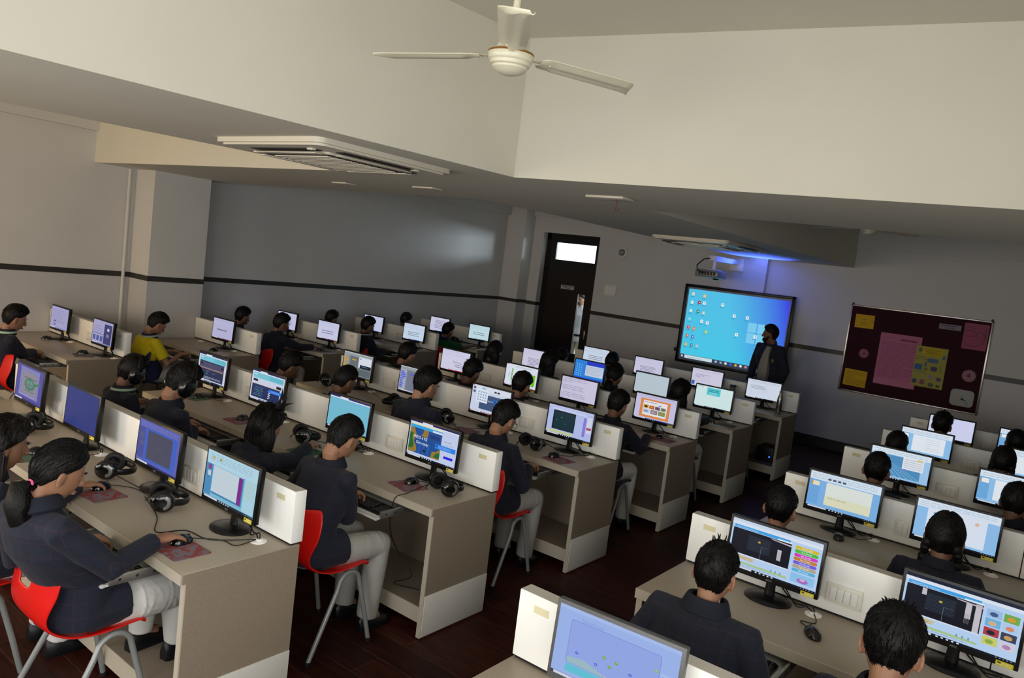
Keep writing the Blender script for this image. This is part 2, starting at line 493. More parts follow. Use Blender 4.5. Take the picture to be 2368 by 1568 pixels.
for i, (a, b) in enumerate(WIN):
    mb = MB()
    for p, q in (((a, WZ0), (b, WZ0 + 0.05)), ((a, WZ1 - 0.05), (b, WZ1)), ((a, WZ0), (a + 0.05, WZ1)), ((b - 0.05, WZ0), (b, WZ1)), (((a + b) / 2 - 0.03, WZ0), ((a + b) / 2 + 0.03, WZ1))):
        mb.span((p[0], YB - 0.13, p[1]), (q[0], YB - 0.07, q[1]))
    struct('window_%d' % (i + 1), mb, M['alu'])
# corridor behind the door
mb = MB(); mb.span((-8.0, 12.3, -0.1), (-2.0, 12.4, 1.0)); struct('wall_corridor', mb, M['wall'])

# door
yd = YF + 0.13
mb = MB()
fw = 0.085
mb.span((D0, yd, 0), (D0 + fw, yd + 0.07, DZ)); mb.span((D1 - fw, yd, 0), (D1, yd + 0.07, DZ))
mb.span((D0, yd, DZ - 0.11), (D1, yd + 0.07, DZ)); mb.span((D0 + fw, yd, 2.16), (D1 - fw, yd + 0.07, 2.23))
door = struct('door_1', mb, M['doorf'])
mb = MB()
T = ((D0 + fw, 2.23), (D1 - fw, DZ - 0.11)); tx0, tx1, tz0, tz1 = -5.47, -4.605, 2.285, 2.60
mb.span((T[0][0], yd + 0.01, 2.23), (T[1][0], yd + 0.05, tz0)); mb.span((T[0][0], yd + 0.01, tz1), (T[1][0], yd + 0.05, T[1][1]))
mb.span((T[0][0], yd + 0.01, tz0), (tx0, yd + 0.05, tz1)); mb.span((tx1, yd + 0.01, tz0), (T[1][0], yd + 0.05, tz1))
tr = link('transom_sash', mb.mesh('transom_sash', M['doorf']), door)
mb = MB(); mb.span((tx0, yd + 0.028, tz0), (tx1, yd + 0.032, tz1)); link('pane', mb.mesh('pane', M['glass']), tr)
sx0, sx1, sz0, sz1 = -4.875, -4.725, 0.6, 1.70
mb = MB()
mb.span((D0 + fw, yd + 0.015, 0.01), (sx0, yd + 0.055, 2.16)); mb.span((sx1, yd + 0.015, 0.01), (D1 - fw, yd + 0.055, 2.16))
mb.span((sx0, yd + 0.015, 0.01), (sx1, yd + 0.055, sz0)); mb.span((sx0, yd + 0.015, sz1), (sx1, yd + 0.055, 2.16))
leaf = link('door_leaf', mb.mesh('door_leaf', M['door']), door)
mb = MB(); mb.span((sx0, yd + 0.033, sz0), (sx1, yd + 0.037, sz1)); link('vision_pane', mb.mesh('vision_pane', M['glass']), leaf)
mb = MB(); mb.box((-4.62, yd + 0.0, 0.98), (0.03, 0.03, 0.16), 0, None, 0.006); link('door_handle', mb.mesh('door_handle', M['steel']), leaf)
a = Art(0.29, 0.072, '#b9b7b8', thick=0.004)
a.lines(0.08, 0.5, 0.95, 0.9, 1, '#3c3a40', 0.5, 3); a.lines(0.25, 0.12, 0.75, 0.5, 1, '#3c3a40', 0.4, 5)
o = link('door_sign', a.mesh('door_sign', M['paper']), leaf, (-5.12, yd + 0.008, 1.76))

# switch board and dome camera on the front wall
def plate_mesh(w, h, rows, cols, name):
    mb = MB(); mb.box((0, -0.006, 0), (w, 0.012, h), 0, None, 0.004)
    me = mb.mesh(name, M['plate'])
    mb = MB()
    cw, ch = w * 0.78 / cols, h * 0.7 / rows
    return me, cw, ch
def switch_plate(loc, w, h, rows, cols, parent=None):
    me, cw, ch = plate_mesh(w, h, rows, cols, 'switch_plate')
    o = link('switch_plate', me, parent, loc)
    rk = MB(); rk.box((0, -0.0145, 0), (cw * 0.93, 0.006, ch * 0.9), 0, None, 0.0025)
    rm = rk.mesh('rocker', M['plastic_w'])
    for r in range(rows):
        for c in range(cols):
            link('rocker', rm, o, ((c - (cols - 1) / 2) * cw, 0, (r - (rows - 1) / 2) * ch))
    return o
o = switch_plate((-4.13, YF, 1.85), 0.24, 0.2, 2, 3)
tag(o, 'white switch board on the front wall just right of the door', 'switch')
t = thing('dome_camera', 'small grey dome security camera high on the front wall right of the door', 'camera', (-3.97, YF, 2.53))
X = Matrix.Rotation(R(90), 4, 'X')
mb = MB(); mb.lathe([(0.09, 0.0), (0.09, 0.03), (0.07, 0.045)], 20, 0, X); link('camera_base', mb.mesh('camera_base', M['plate']), t)
mb = MB(); mb.lathe([(0.062, 0.04), (0.058, 0.065), (0.04, 0.09), (0.012, 0.1)], 20, 0, X); link('dome', mb.mesh('dome', M['tube']), t)

# interactive board with desktop picture
bx0, bx1, bz0, bz1, by = -2.66, -0.90, 0.87, 2.135, YF - 0.10
bw, bh = bx1 - bx0, bz1 - bz0
t = thing('interactive_whiteboard', 'large wall board with black frame showing a cyan computer desktop', 'screen', ((bx0 + bx1) / 2, by, bz0))
mb = MB()
fr = 0.042
for p, q in (((-bw / 2, 0), (bw / 2, fr)), ((-bw / 2, bh - fr), (bw / 2, bh)), ((-bw / 2, 0), (-bw / 2 + fr, bh)), ((bw / 2 - fr, 0), (bw / 2, bh))):
    mb.box(((p[0] + q[0]) / 2, -0.03, (p[1] + q[1]) / 2), (q[0] - p[0], 0.06, q[1] - p[1]), 0, None, 0.006)
mb.box((-bw / 2 - 0.02, -0.03, bh * 0.15), (0.05, 0.05, 0.06), 0, None, 0.006)
link('frame', mb.mesh('frame', M['wb_frame']), t)
mb = MB(); mb.box((0, -0.015, bh / 2), (bw - 2 * fr, 0.03, bh - 2 * fr)); link('board_surface', mb.mesh('board_surface', M['wb_inner']), t)
sw, sh = bw - 2 * fr - 0.05, bh - 2 * fr - 0.06
a = Art(sw, sh, '#5bd3f7', step=0.0003)
N = 60
for i in range(N):      # desktop wallpaper colours, left cyan to right blue
    for j in range(24):
        k = i / (N - 1); jj = j / 11.5; c0 = (lin(0.30 + 0.02 * jj), lin(0.84 - 0.02 * jj), lin(0.97), 1); c1 = (lin(0.22), lin(0.40), lin(0.95), 1)
        kk = max(0, (k - 0.45 + 0.08 * (jj - 1)) / 0.55) ** 1.3
        a.put([(i / N, j / 24), ((i + 1) / N, j / 24), ((i + 1) / N, (j + 1) / 24), (i / N, (j + 1) / 24)], [(0, 1, 2, 3)], tuple(c0[q] * (1 - kk) + c1[q] * kk for q in range(3)) + (1,)); a.k -= 1
a.k += 1
for r_ in ((0.64, 0.36, 0.725, 0.50), (0.735, 0.36, 0.83, 0.50), (0.64, 0.51, 0.725, 0.64), (0.735, 0.51, 0.83, 0.64)): a.rect(*r_, '#7fd8ff')
a.rect(0, 0, 1, 0.055, '#39465f'); a.rect(0.05, 0.004, 0.34, 0.05, '#d6ecf4'); a.text('Type here to search', 0.08, 0.016, 0.026, '#55656d')
a.rects([(0.014, 0.016, 0.022, 0.027), (0.024, 0.016, 0.032, 0.027), (0.014, 0.03, 0.022, 0.041), (0.024, 0.03, 0.032, 0.041)], '#ffffff')
for i, c in enumerate(('#c5d2dd', '#9fb3c5', '#ffffff', '#3c6cf0', '#f2c84b', '#ffffff', '#e0a090')): a.rect(0.37 + i * 0.05, 0.014, 0.392 + i * 0.05, 0.042, c)
ICO = [(0.05, 0.93, '#e8e0b0', 'Folder'), (0.17, 0.92, '#f3c766', 'Important'), (0.05, 0.81, '#e3f2f5', 'This PC'), (0.125, 0.82, '#b31f39', 'Q'), (0.18, 0.82, '#ffffff', ''), (0.05, 0.69, '#d7eef2', 'Recycle'), (0.125, 0.69, '#2f8a52', 'Green'), (0.185, 0.68, '#c9d5d5', ''),
       (0.05, 0.57, '#7fe0f0', ''), (0.18, 0.56, '#ffffff', ''), (0.24, 0.55, '#ffffff', ''), (0.05, 0.45, '#e03038', 'Reader'), (0.11, 0.44, '#f08a2a', 'Player'), (0.24, 0.42, '#b9d64b', 'Tools'), (0.05, 0.33, '#d84a32', 'Browser'), (0.11, 0.32, '#5a4fd0', 'Video'),
       (0.05, 0.20, '#e0b83c', 'Browser'), (0.11, 0.20, '#2f7f98', 'Pages'), (0.17, 0.20, '#a8c4e0', 'Pictures'), (0.37, 0.83, '#ffffff', 'New'), (0.50, 0.70, '#ffffff', 'New'), (0.63, 0.70, '#ffffff', 'New'), (0.55, 0.45, '#ffffff', 'New'), (0.73, 0.46, '#ffffff', '')]
for u, v, c, s in ICO:
    a.rr(u - 0.014, v - 0.022, u + 0.014, v + 0.022, 0.006, c)
    a.ell(u + 0.002, v + 0.002, 0.006, 0.009, '#ffffff' if c != '#ffffff' else '#58a8d8', 10)
    a.lines(u - 0.022, v - 0.05, u + 0.022, v - 0.026, 1, '#2a6f8c', 0.3, int(u * 1000))
link('screen', a.mesh('screen', M['board']), t, (0.0, -0.0315, fr + 0.03))

# short throw projector on a wall arm
t = thing('projector', 'grey short throw projector hanging from a wall arm above the big board', 'projector', (-1.9, YF - 0.1, 2.3))
mb = MB(); mb.box((0.02, -0.012, 0.22), (0.22, 0.024, 0.2), 0, None, 0.005); link('wall_plate', mb.mesh('wall_plate', M['plastic_w']), t)
mb = MB(); mb.box((0, -0.47, 0.25), (0.12, 0.92, 0.075), 0, None, 0.012); link('arm', mb.mesh('arm', M['plastic_w']), t)
mb = MB(); mb.tube([(0, -0.82, 0.22), (0, -0.82, 0.08)], 0.022, 12); mb.box((0, -0.8, 0.08), (0.18, 0.2, 0.015), 0, None, 0.004); link('hanger', mb.mesh('hanger', M['plastic_w']), t)
mb = MB(); mb.box((-0.02, -0.85, 0.015), (0.36, 0.34, 0.11), 0, None, 0.025)
pb = link('projector_body', mb.mesh('projector_body', M['tube']), t)
mb = MB()
for i in range(6): mb.box((-0.12 + i * 0.045, -1.021, 0.02), (0.03, 0.006, 0.05))
link('port_panel', mb.mesh('port_panel', M['dark_grey']), pb)
mb = MB(); mb.lathe([(0.045, 0), (0.04, -0.02), (0.02, -0.028)], 16, 0, Matrix.Translation((0.02, -0.74, -0.042))); link('lens', mb.mesh('lens', M['black_gloss']), pb)
mb = MB(); mb.tube([(0, -0.9, 0.25), (-0.1, -0.98, 0.22), (-0.17, -1.04, 0.12), (-0.14, -1.05, 0.04), (-0.05, -1.025, 0.02)], 0.009, 8); link('cable', mb.mesh('cable', M['cable']), t)

# notice board and what is pinned on it
nx0, nx1, nz0, nz1 = -0.145, 1.60, 0.895, 2.135
nw, nh = nx1 - nx0, nz1 - nz0
t = thing('notice_board', 'maroon felt notice board with silver frame on the front wall', 'notice board', ((nx0 + nx1) / 2, YF, nz0))
mb = MB(); mb.box((0, -0.012, nh / 2), (nw - 0.03, 0.022, nh - 0.03)); link('felt_panel', mb.mesh('felt_panel', M['maroon']), t)
mb = MB()
for p, q in (((-nw / 2, 0), (nw / 2, 0.022)), ((-nw / 2, nh - 0.022), (nw / 2, nh)), ((-nw / 2, 0), (-nw / 2 + 0.022, nh)), ((nw / 2 - 0.022, 0), (nw / 2, nh))):
    mb.box(((p[0] + q[0]) / 2, -0.016, (p[1] + q[1]) / 2), (q[0] - p[0], 0.032, q[1] - p[1]), 0, None, 0.004)
link('frame', mb.mesh('frame', M['alu']), t)
for sx in (-1, 1):
    mb = MB(); mb.lathe([(0.012, 0), (0.018, 0.012), (0.008, 0.03)], 12, 0, Matrix.Translation((sx * (nw / 2 - 0.02), -0.016, nh))); link('hanger_knob', mb.mesh('hanger_knob', M['chrome']), t)
def pin(name, art, x, z, label, cat, rot=0, dy=0.0):
    o = link(name, art.mesh(name, M['paper']), None, (x, YF - 0.0245 - dy, z), (0, R(rot), 0))
    return tag(o, label, cat)
def nb(u, v):           # fractions of the board
    return nx0 + u * nw, nz0 + v * nh
a = Art(0.25, 0.19, '#d9ae14', thick=0.001); a.text('CPU', 0.36, 0.6, 0.16, '#5a4a10'); a.lines(0.3, 0.2, 0.7, 0.5, 2, '#7a6410', 0.25, 2); a.rects([(0.05, 0.12, 0.09, 0.2), (0.86, 0.5, 0.92, 0.58)], '#7a6410')
x, z = nb(0.12, 0.745); pin('yellow_note', a, x, z, 'small yellow note pinned near the top left of the notice board', 'note', -1)
a = Art(0.30, 0.235, '#d9ae14', thick=0.001); a.lines(0.1, 0.1, 0.95, 0.92, 7, '#6d5a12', 0.22, 5)
x, z = nb(0.117, 0.07); pin('yellow_note', a, x, z, 'yellow sheet of handwritten lines pinned at the bottom left of the notice board', 'note', 1)
a = Art(0.52, 0.72, '#c0718f', thick=0.001); a.lines(0.5, 0.86, 0.9, 0.93, 1, '#7a2f62', 0.5, 3); a.lines(0.06, 0.16, 0.95, 0.85, 17, '#8f4468', 0.22, 8); a.rect(0, 0, 1, 0.115, '#cb7d97')
x, z = nb(0.405, 0.15); pin('pink_chart', a, x, z, 'large pink handwritten chart in the middle of the notice board', 'chart', 0)
a = Art(0.38, 0.55, '#a9a44e', thick=0.001)
a.rect(0.2, 0.78, 0.85, 0.97, '#c7ac1c'); a.lines(0.3, 0.81, 0.78, 0.95, 3, '#6a5f1c', 0.25, 4); a.ell(0.13, 0.9, 0.06, 0.05, '#6b6a5a'); a.ell(0.9, 0.78, 0.05, 0.05, '#4a6fa0')
a.lines(0.03, 0.66, 0.4, 0.76, 2, '#8a5a3c', 0.3, 6); a.rr(0.4, 0.62, 0.74, 0.72, 0.03, '#56718f')
a.rr(0.03, 0.41, 0.27, 0.55, 0.02, '#3f6f9c'); a.rr(0.33, 0.5, 0.41, 0.62, 0.01, '#6d7488'); a.rect(0.34, 0.42, 0.46, 0.47, '#8d6a4b'); a.rr(0.55, 0.42, 0.75, 0.53, 0.02, '#525a72'); a.rects([(0.83, 0.46, 0.86, 0.58), (0.86, 0.42, 0.93, 0.45)], '#7b7a42')
a.lines(0.04, 0.32, 0.45, 0.4, 2, '#5f7a4a', 0.3, 9); a.ell(0.6, 0.27, 0.1, 0.06, '#a0918d'); a.ell(0.85, 0.24, 0.09, 0.05, '#5f6470'); a.ell(0.1, 0.12, 0.08, 0.06, '#50586a'); a.rr(0.27, 0.06, 0.42, 0.18, 0.02, '#8f5468'); a.ell(0.63, 0.08, 0.09, 0.05, '#6c6a62'); a.rects([(0.8, 0.04, 0.85, 0.1), (0.86, 0.04, 0.91, 0.1)], '#4b4538')
x, z = nb(0.635, 0.20); pin('picture_poster', a, x, z, 'yellow-green poster with small computer part drawings overlapping the pink chart', 'poster', 0, 0.002)
a = Art(0.26, 0.07, '#8d8894', thick=0.001); a.lines(0.06, 0.5, 0.94, 0.92, 1, '#4c4956', 0.4, 2); a.lines(0.3, 0.1, 0.75, 0.5, 1, '#4c4956', 0.4, 2)
x, z = nb(0.725, 0.855); pin('label_strip', a, x, z, 'narrow grey printed strip pinned at the upper right of the notice board', 'label', 0)
a = Art(0.28, 0.34, '#a2546e', thick=0.001)
for pts in ([(0.1, 0.75), (0.35, 0.72), (0.55, 0.62), (0.7, 0.75)], [(0.1, 0.2), (0.3, 0.12), (0.6, 0.15), (0.85, 0.3), (0.9, 0.55), (0.7, 0.7)], [(0.85, 0.9), (0.9, 0.6), (0.8, 0.4)], [(0.1, 0.5), (0.4, 0.5), (0.6, 0.6)]):
    for p, q in zip(pts, pts[1:]):
        d = V((q[0] - p[0], q[1] - p[1])); n_ = V((-d.y, d.x)).normalized() * 0.008
        a.put([(p[0] - n_.x, p[1] - n_.y), (q[0] - n_.x, q[1] - n_.y), (q[0] + n_.x, q[1] + n_.y), (p[0] + n_.x, p[1] + n_.y)], [(0, 1, 2, 3)], '#4b2334')
a.lines(0.15, 0.8, 0.5, 0.92, 2, '#5a2a40', 0.25, 4)
x, z = nb(0.90, 0.68); pin('pink_drawing', a, x, z, "pink sheet with a line drawing at the notice board's top right corner", 'drawing', 0)
def flower(x, z, r, n, c, cm, label):
    mb = MB()
    for k in range(n):
        an = 2 * math.pi * k / n
        mb.ell((r * 0.62 * math.cos(an), -0.006 - 0.003 * (k % 2), r * 0.62 * math.sin(an)), (r * 0.38, 0.006, r * 0.16), 8, 6, 0, None)
        mb.v[-40:] = [V((0, 0, 0)) + Matrix.Translation((r * 0.62 * math.cos(an), 0, r * 0.62 * math.sin(an))) @ Matrix.Rotation(-an, 4, 'Y') @ Matrix.Translation((-r * 0.62 * math.cos(an), 0, -r * 0.62 * math.sin(an))) @ p for p in mb.v[-40:]]
    o = link('paper_flower', mb.mesh('paper_flower', mat('flower_paper', c, 0.9)), None, (x, YF - 0.026, z))
    tag(o, label, 'paper flower')
    mb = MB(); mb.ell((0, -0.012, 0), (r * 0.24, 0.007, r * 0.24), 10, 6); link('flower_centre', mb.mesh('flower_centre', mat('flower_centre_paper', cm, 0.9)), o)
x, z = nb(0.155, 0.46); flower(x, z, 0.07, 14, '#b06a7c', '#4a6268', 'round pink paper flower with grey-green centre on the left of the notice board')
x, z = nb(0.905, 0.40); flower(x, z, 0.085, 18, '#a87f88', '#8a4456', 'flat pale pink paper rosette on the right of the notice board')
mb = MB(); mb.prism([(p[0], p[1]) for p in rrect(0.27, 0.22, 0.05, 6)], 0, 0.004, 0, Matrix.Rotation(R(90), 4, 'X'))
x, z = nb(0.885, 0.155); o = link('white_card', mb.mesh('white_card', mat('white_card_paper', '#b3b5ac', 0.8)), None, (x, YF - 0.0245, z)); tag(o, 'white rounded card with a small bird drawing, bottom right of the notice board', 'card')
a = Art(0.2, 0.16, '#b3b5ac'); a.poly([(0.42, 0.62), (0.62, 0.42), (0.78, 0.3), (0.55, 0.34), (0.38, 0.3), (0.5, 0.44)], '#2d3434'); a.poly([(0.7, 0.33), (0.95, 0.02), (0.8, 0.05), (0.62, 0.3)], '#84a08c'); a.poly([(0.1, 0.62), (0.4, 0.78), (0.36, 0.84), (0.08, 0.68)], '#b5ad84')
link('bird_drawing', a.mesh('bird_drawing', M['paper']), o, (0, -0.0045, -0.08))

# ------------------------------------------------------------------ ceiling fans, air conditioners, ceiling roses
def fan(loc, a0, label, tilt=(0, 0), rod=True):
    t = thing('ceiling_fan', label, 'fan', loc)
    rt = ZC - loc[2]
    mb = MB(); mb.tube([(0, 0, 0.02), (0, 0, rt - 0.02)], 0.014, 12); link('rod', mb.mesh('rod', M['fan']), t)
    mb = MB(); mb.lathe([(0.02, rt - 0.1), (0.045, rt - 0.06), (0.06, rt - 0.01), (0.06, rt)], 20); link('canopy', mb.mesh('canopy', M['fan']), t)
    mb = MB(); mb.lathe([(0.03, 0.075), (0.05, 0.05), (0.06, 0.03), (0.083, 0.02), (0.087, 0.004), (0.083, -0.003), (0.083, -0.012), (0.077, -0.017), (0.075, -0.028), (0.066, -0.034)], 36)
    hub = link('motor_housing', mb.mesh('motor_housing', M['fan']), t)
    mb = MB(); mb.lathe([(0.067, -0.033), (0.066, -0.040), (0.052, -0.053), (0.027, -0.062), (0.004, -0.064)], 36); link('bottom_cover', mb.mesh('bottom_cover', M['fan']), hub)
    mb = MB(); mb.lathe([(0.0835, 0.019), (0.0875, 0.014), (0.0845, 0.009)], 36, caps=False); link('gold_ring', mb.mesh('gold_ring', M['gold']), hub, label='thin gold line')
    for k in range(3):
        an = a0 + k * 2 * math.pi / 3
        mb = MB(); prof = []
        NX, NY = 26, 9
        for i in range(NX + 1):
            s = i / NX; x = 0.125 + s * 0.475
            w0 = 0.050 + 0.008 * s; le = w0; te = -w0
            if s > 0.88: te = -w0 * (1 - ((s - 0.88) / 0.12) ** 1.6 * 1.7); le = w0
            if s < 0.06: q = 1 - s / 0.06; le *= 1 - 0.5 * q * q; te *= 1 - 0.5 * q * q
            row = []
            for j in range(NY + 1):
                u = j / NY; y = te + (le - te) * u
                z = 0.012 - 0.03 * (1 - 4 * (u - 0.5) ** 2) * 0.3 + math.sin(R(-9)) * y
                if 0.12 < s < 0.93 and (0.2 < u < 0.4 or 0.65 < u < 0.85): z -= 0.0045
                row.append(V((x, y, z)))
            prof.append(row)
        up = [r for r in prof]
        vs = [p for r in up for p in r]; nn = len(vs); vs += [p - V((0, 0, 0.003)) for p in vs]
        W = NY + 1; fs = []
        for i in range(NX):
            for j in range(NY):
                q = (i * W + j, (i + 1) * W + j, (i + 1) * W + j + 1, i * W + j + 1)
                fs += [q, tuple(nn + k_ for k_ in reversed(q))]
        ed = [i * W for i in range(NX + 1)] + [NX * W + j for j in range(1, W)] + [i * W + NY for i in range(NX - 1, -1, -1)] + [j for j in range(NY - 1, 0, -1)]
        for p, q in zip(ed, ed[1:] + ed[:1]): fs.append((q, p, nn + p, nn + q))
        X = Matrix.Rotation(an, 4, 'Z')
        mb.add(vs, fs, 0, X)
        b = link('blade', mb.mesh('blade', M['fan'], True, 30), t)
        mb = MB(); mb.tube([(0.085, 0, 0.006), (0.13, 0, 0.012), (0.2, 0.0, 0.016)], [0.012, 0.016, 0.02], 8, 0, X, True, 0.25)
        for sx, sy in ((0.165, 0.018), (0.165, -0.018), (0.2, 0)): mb.ell((sx, sy, 0.004), (0.0045, 0.0045, 0.004), 8, 6, 0, X)
        link('blade_bracket', mb.mesh('blade_bracket', M['fan']), b)
    t.rotation_euler = (tilt[0], tilt[1], 0)
    return t
fan((0.797, 0.669, 2.868), R(-170.1), 'cream three blade ceiling fan hanging in the near ceiling recess', (R(1.3), R(1.3)))
fan((0.60, 7.1, 2.93), R(46), 'dim ceiling fan hanging in the far ceiling recess above the notice board')

def cassette(cx, cy, w, l, label):
    t = thing('ceiling_air_conditioner', label, 'air conditioner', (cx, cy, ZB))
    mb = MB(); mb.prism(rrect(w, l, 0.06, 5), -0.028, 0.0); mb.prism(rrect(w - 0.05, l - 0.05, 0.06, 5), -0.04, -0.028)
    link('panel', mb.mesh('panel', M['ac']), t)
    gw, gl = w * 0.52, l * 0.52
    mb = MB(); mb.prism(rrect(gw + 0.05, gl + 0.05, 0.03, 4), -0.052, -0.04); mb.box((0, 0, -0.055), (gw, gl, 0.006), 1)
    nsl = 11
    for i in range(nsl): mb.box((0, -gl / 2 + (i + 0.5) * gl / nsl, -0.060), (gw - 0.02, gl / nsl * 0.62, 0.008))
    link('intake_grille', mb.mesh('intake_grille', [M['ac'], M['ac_dark']]), t)
    for k in range(4):
        X = Matrix.Rotation(k * math.pi / 2, 4, 'Z')
        half = (l if k % 2 == 0 else w) / 2; other = (w if k % 2 == 0 else l)
        mb = MB(); mb.box((half - 0.135, 0, -0.041), (0.075, other * 0.56, 0.006), 0, X); s_ = link('air_slot', mb.mesh('air_slot', M['ac_dark']), t, label='dark air slot')
        mb = MB(); mb.box((half - 0.16, 0, -0.058), (0.05, other * 0.54, 0.006), 0, X @ Matrix.Translation((0, 0, 0)), 0.002)
        link('flap', mb.mesh('flap', M['ac']), s_)
        mb = MB(); mb.box((half - 0.11, other * 0.27, -0.044), (0.03, 0.05, 0.012), 0, X, 0.004); link('slot_clip', mb.mesh('slot_clip', M['ac']), s_)
cassette(-1.2, 1.50, 1.02, 1.05, 'square ceiling air conditioner in the near beam, lit from the windows')
cassette(-1.12, 7.05, 0.95, 1.25, 'ceiling air conditioner above the big board, tinted blue by its light')
for x, y, w, lb in ((-2.95, 3.0, 0.2, 'small flat cover plate on the beam, leftmost of the three'), (-1.9, 3.02, 0.24, 'small flat cover plate on the beam, middle of the three')):
    mb = MB(); mb.box((0, 0, -0.006), (w, 0.13, 0.012), 0, None, 0.004); o = link('cover_plate', mb.mesh('cover_plate', M['ac']), None, (x, y, ZB)); tag(o, lb, 'ceiling plate', 'cover plates on the beam')
t = thing('ceiling_hook_box', 'open ceiling box with a dangling hook, rightmost on the beam', 'ceiling hook', (-0.12, 3.0, ZB))
mb = MB(); mb.box((0, 0, -0.008), (0.3, 0.16, 0.016), 0, None, 0.004); link('box', mb.mesh('box', M['ac']), t)
mb = MB(); mb.tube([(0.06, 0, -0.016), (0.06, 0, -0.06), (0.05, 0, -0.075), (0.06, 0, -0.09), (0.08, 0, -0.085), (0.085, 0, -0.07)], 0.004, 8); link('hook', mb.mesh('hook', mat('rusty_hook', '#6b3d2a', 0.6)), t)
# ------------------------------------------------------------------ desks
ROWY = {'A': [1.41, 2.847, 4.284, 5.722, 7.159], 'B': [0.0, 1.415, 2.875, 4.294, 5.689, 7.164], 'C': [0.047, 1.468, 2.904, 4.348, 5.738, 7.088]}
SPAN = {'A': (-5.89, -4.61), 'B': (-3.20, 0.0), 'C': (1.222, 3.30)}
SEAT = {'A': [-5.80, -4.95], 'B': [-2.84, -2.03, -1.22, -0.41], 'C': [1.63, 2.38]}
MONX = {'A': [[-5.80, -4.82], [None, -5.10], [-5.92, -5.04], [-5.80, -4.94], [-5.80, -4.94]],
        'B': [[-2.63, -1.87, -0.985, -0.325], [-2.89, -2.13, -1.20, -0.41], [-2.82, -2.03, -1.16, -0.37], [-2.84, -1.92, -1.21, -0.375], [-2.75, -1.965, -1.14, -0.405], [-2.78, -1.955, -1.12, -0.39]],
        'C': [[1.67, None], [1.675, 2.41], [1.61, 2.212], [1.65, 2.37], [1.605, 2.37], [1.625, 2.26]]}
DD, HT = 0.56, 0.75
ORD = ['nearest', 'second nearest', 'third', 'fourth', 'fifth', 'farthest']
BLK = {'A': 'left wall block', 'B': 'middle block', 'C': 'right block'}
def rowname(b, k):
    n = len(ROWY[b])
    return 'farthest' if k == n - 1 else ORD[k]
LEFTLAB = {}
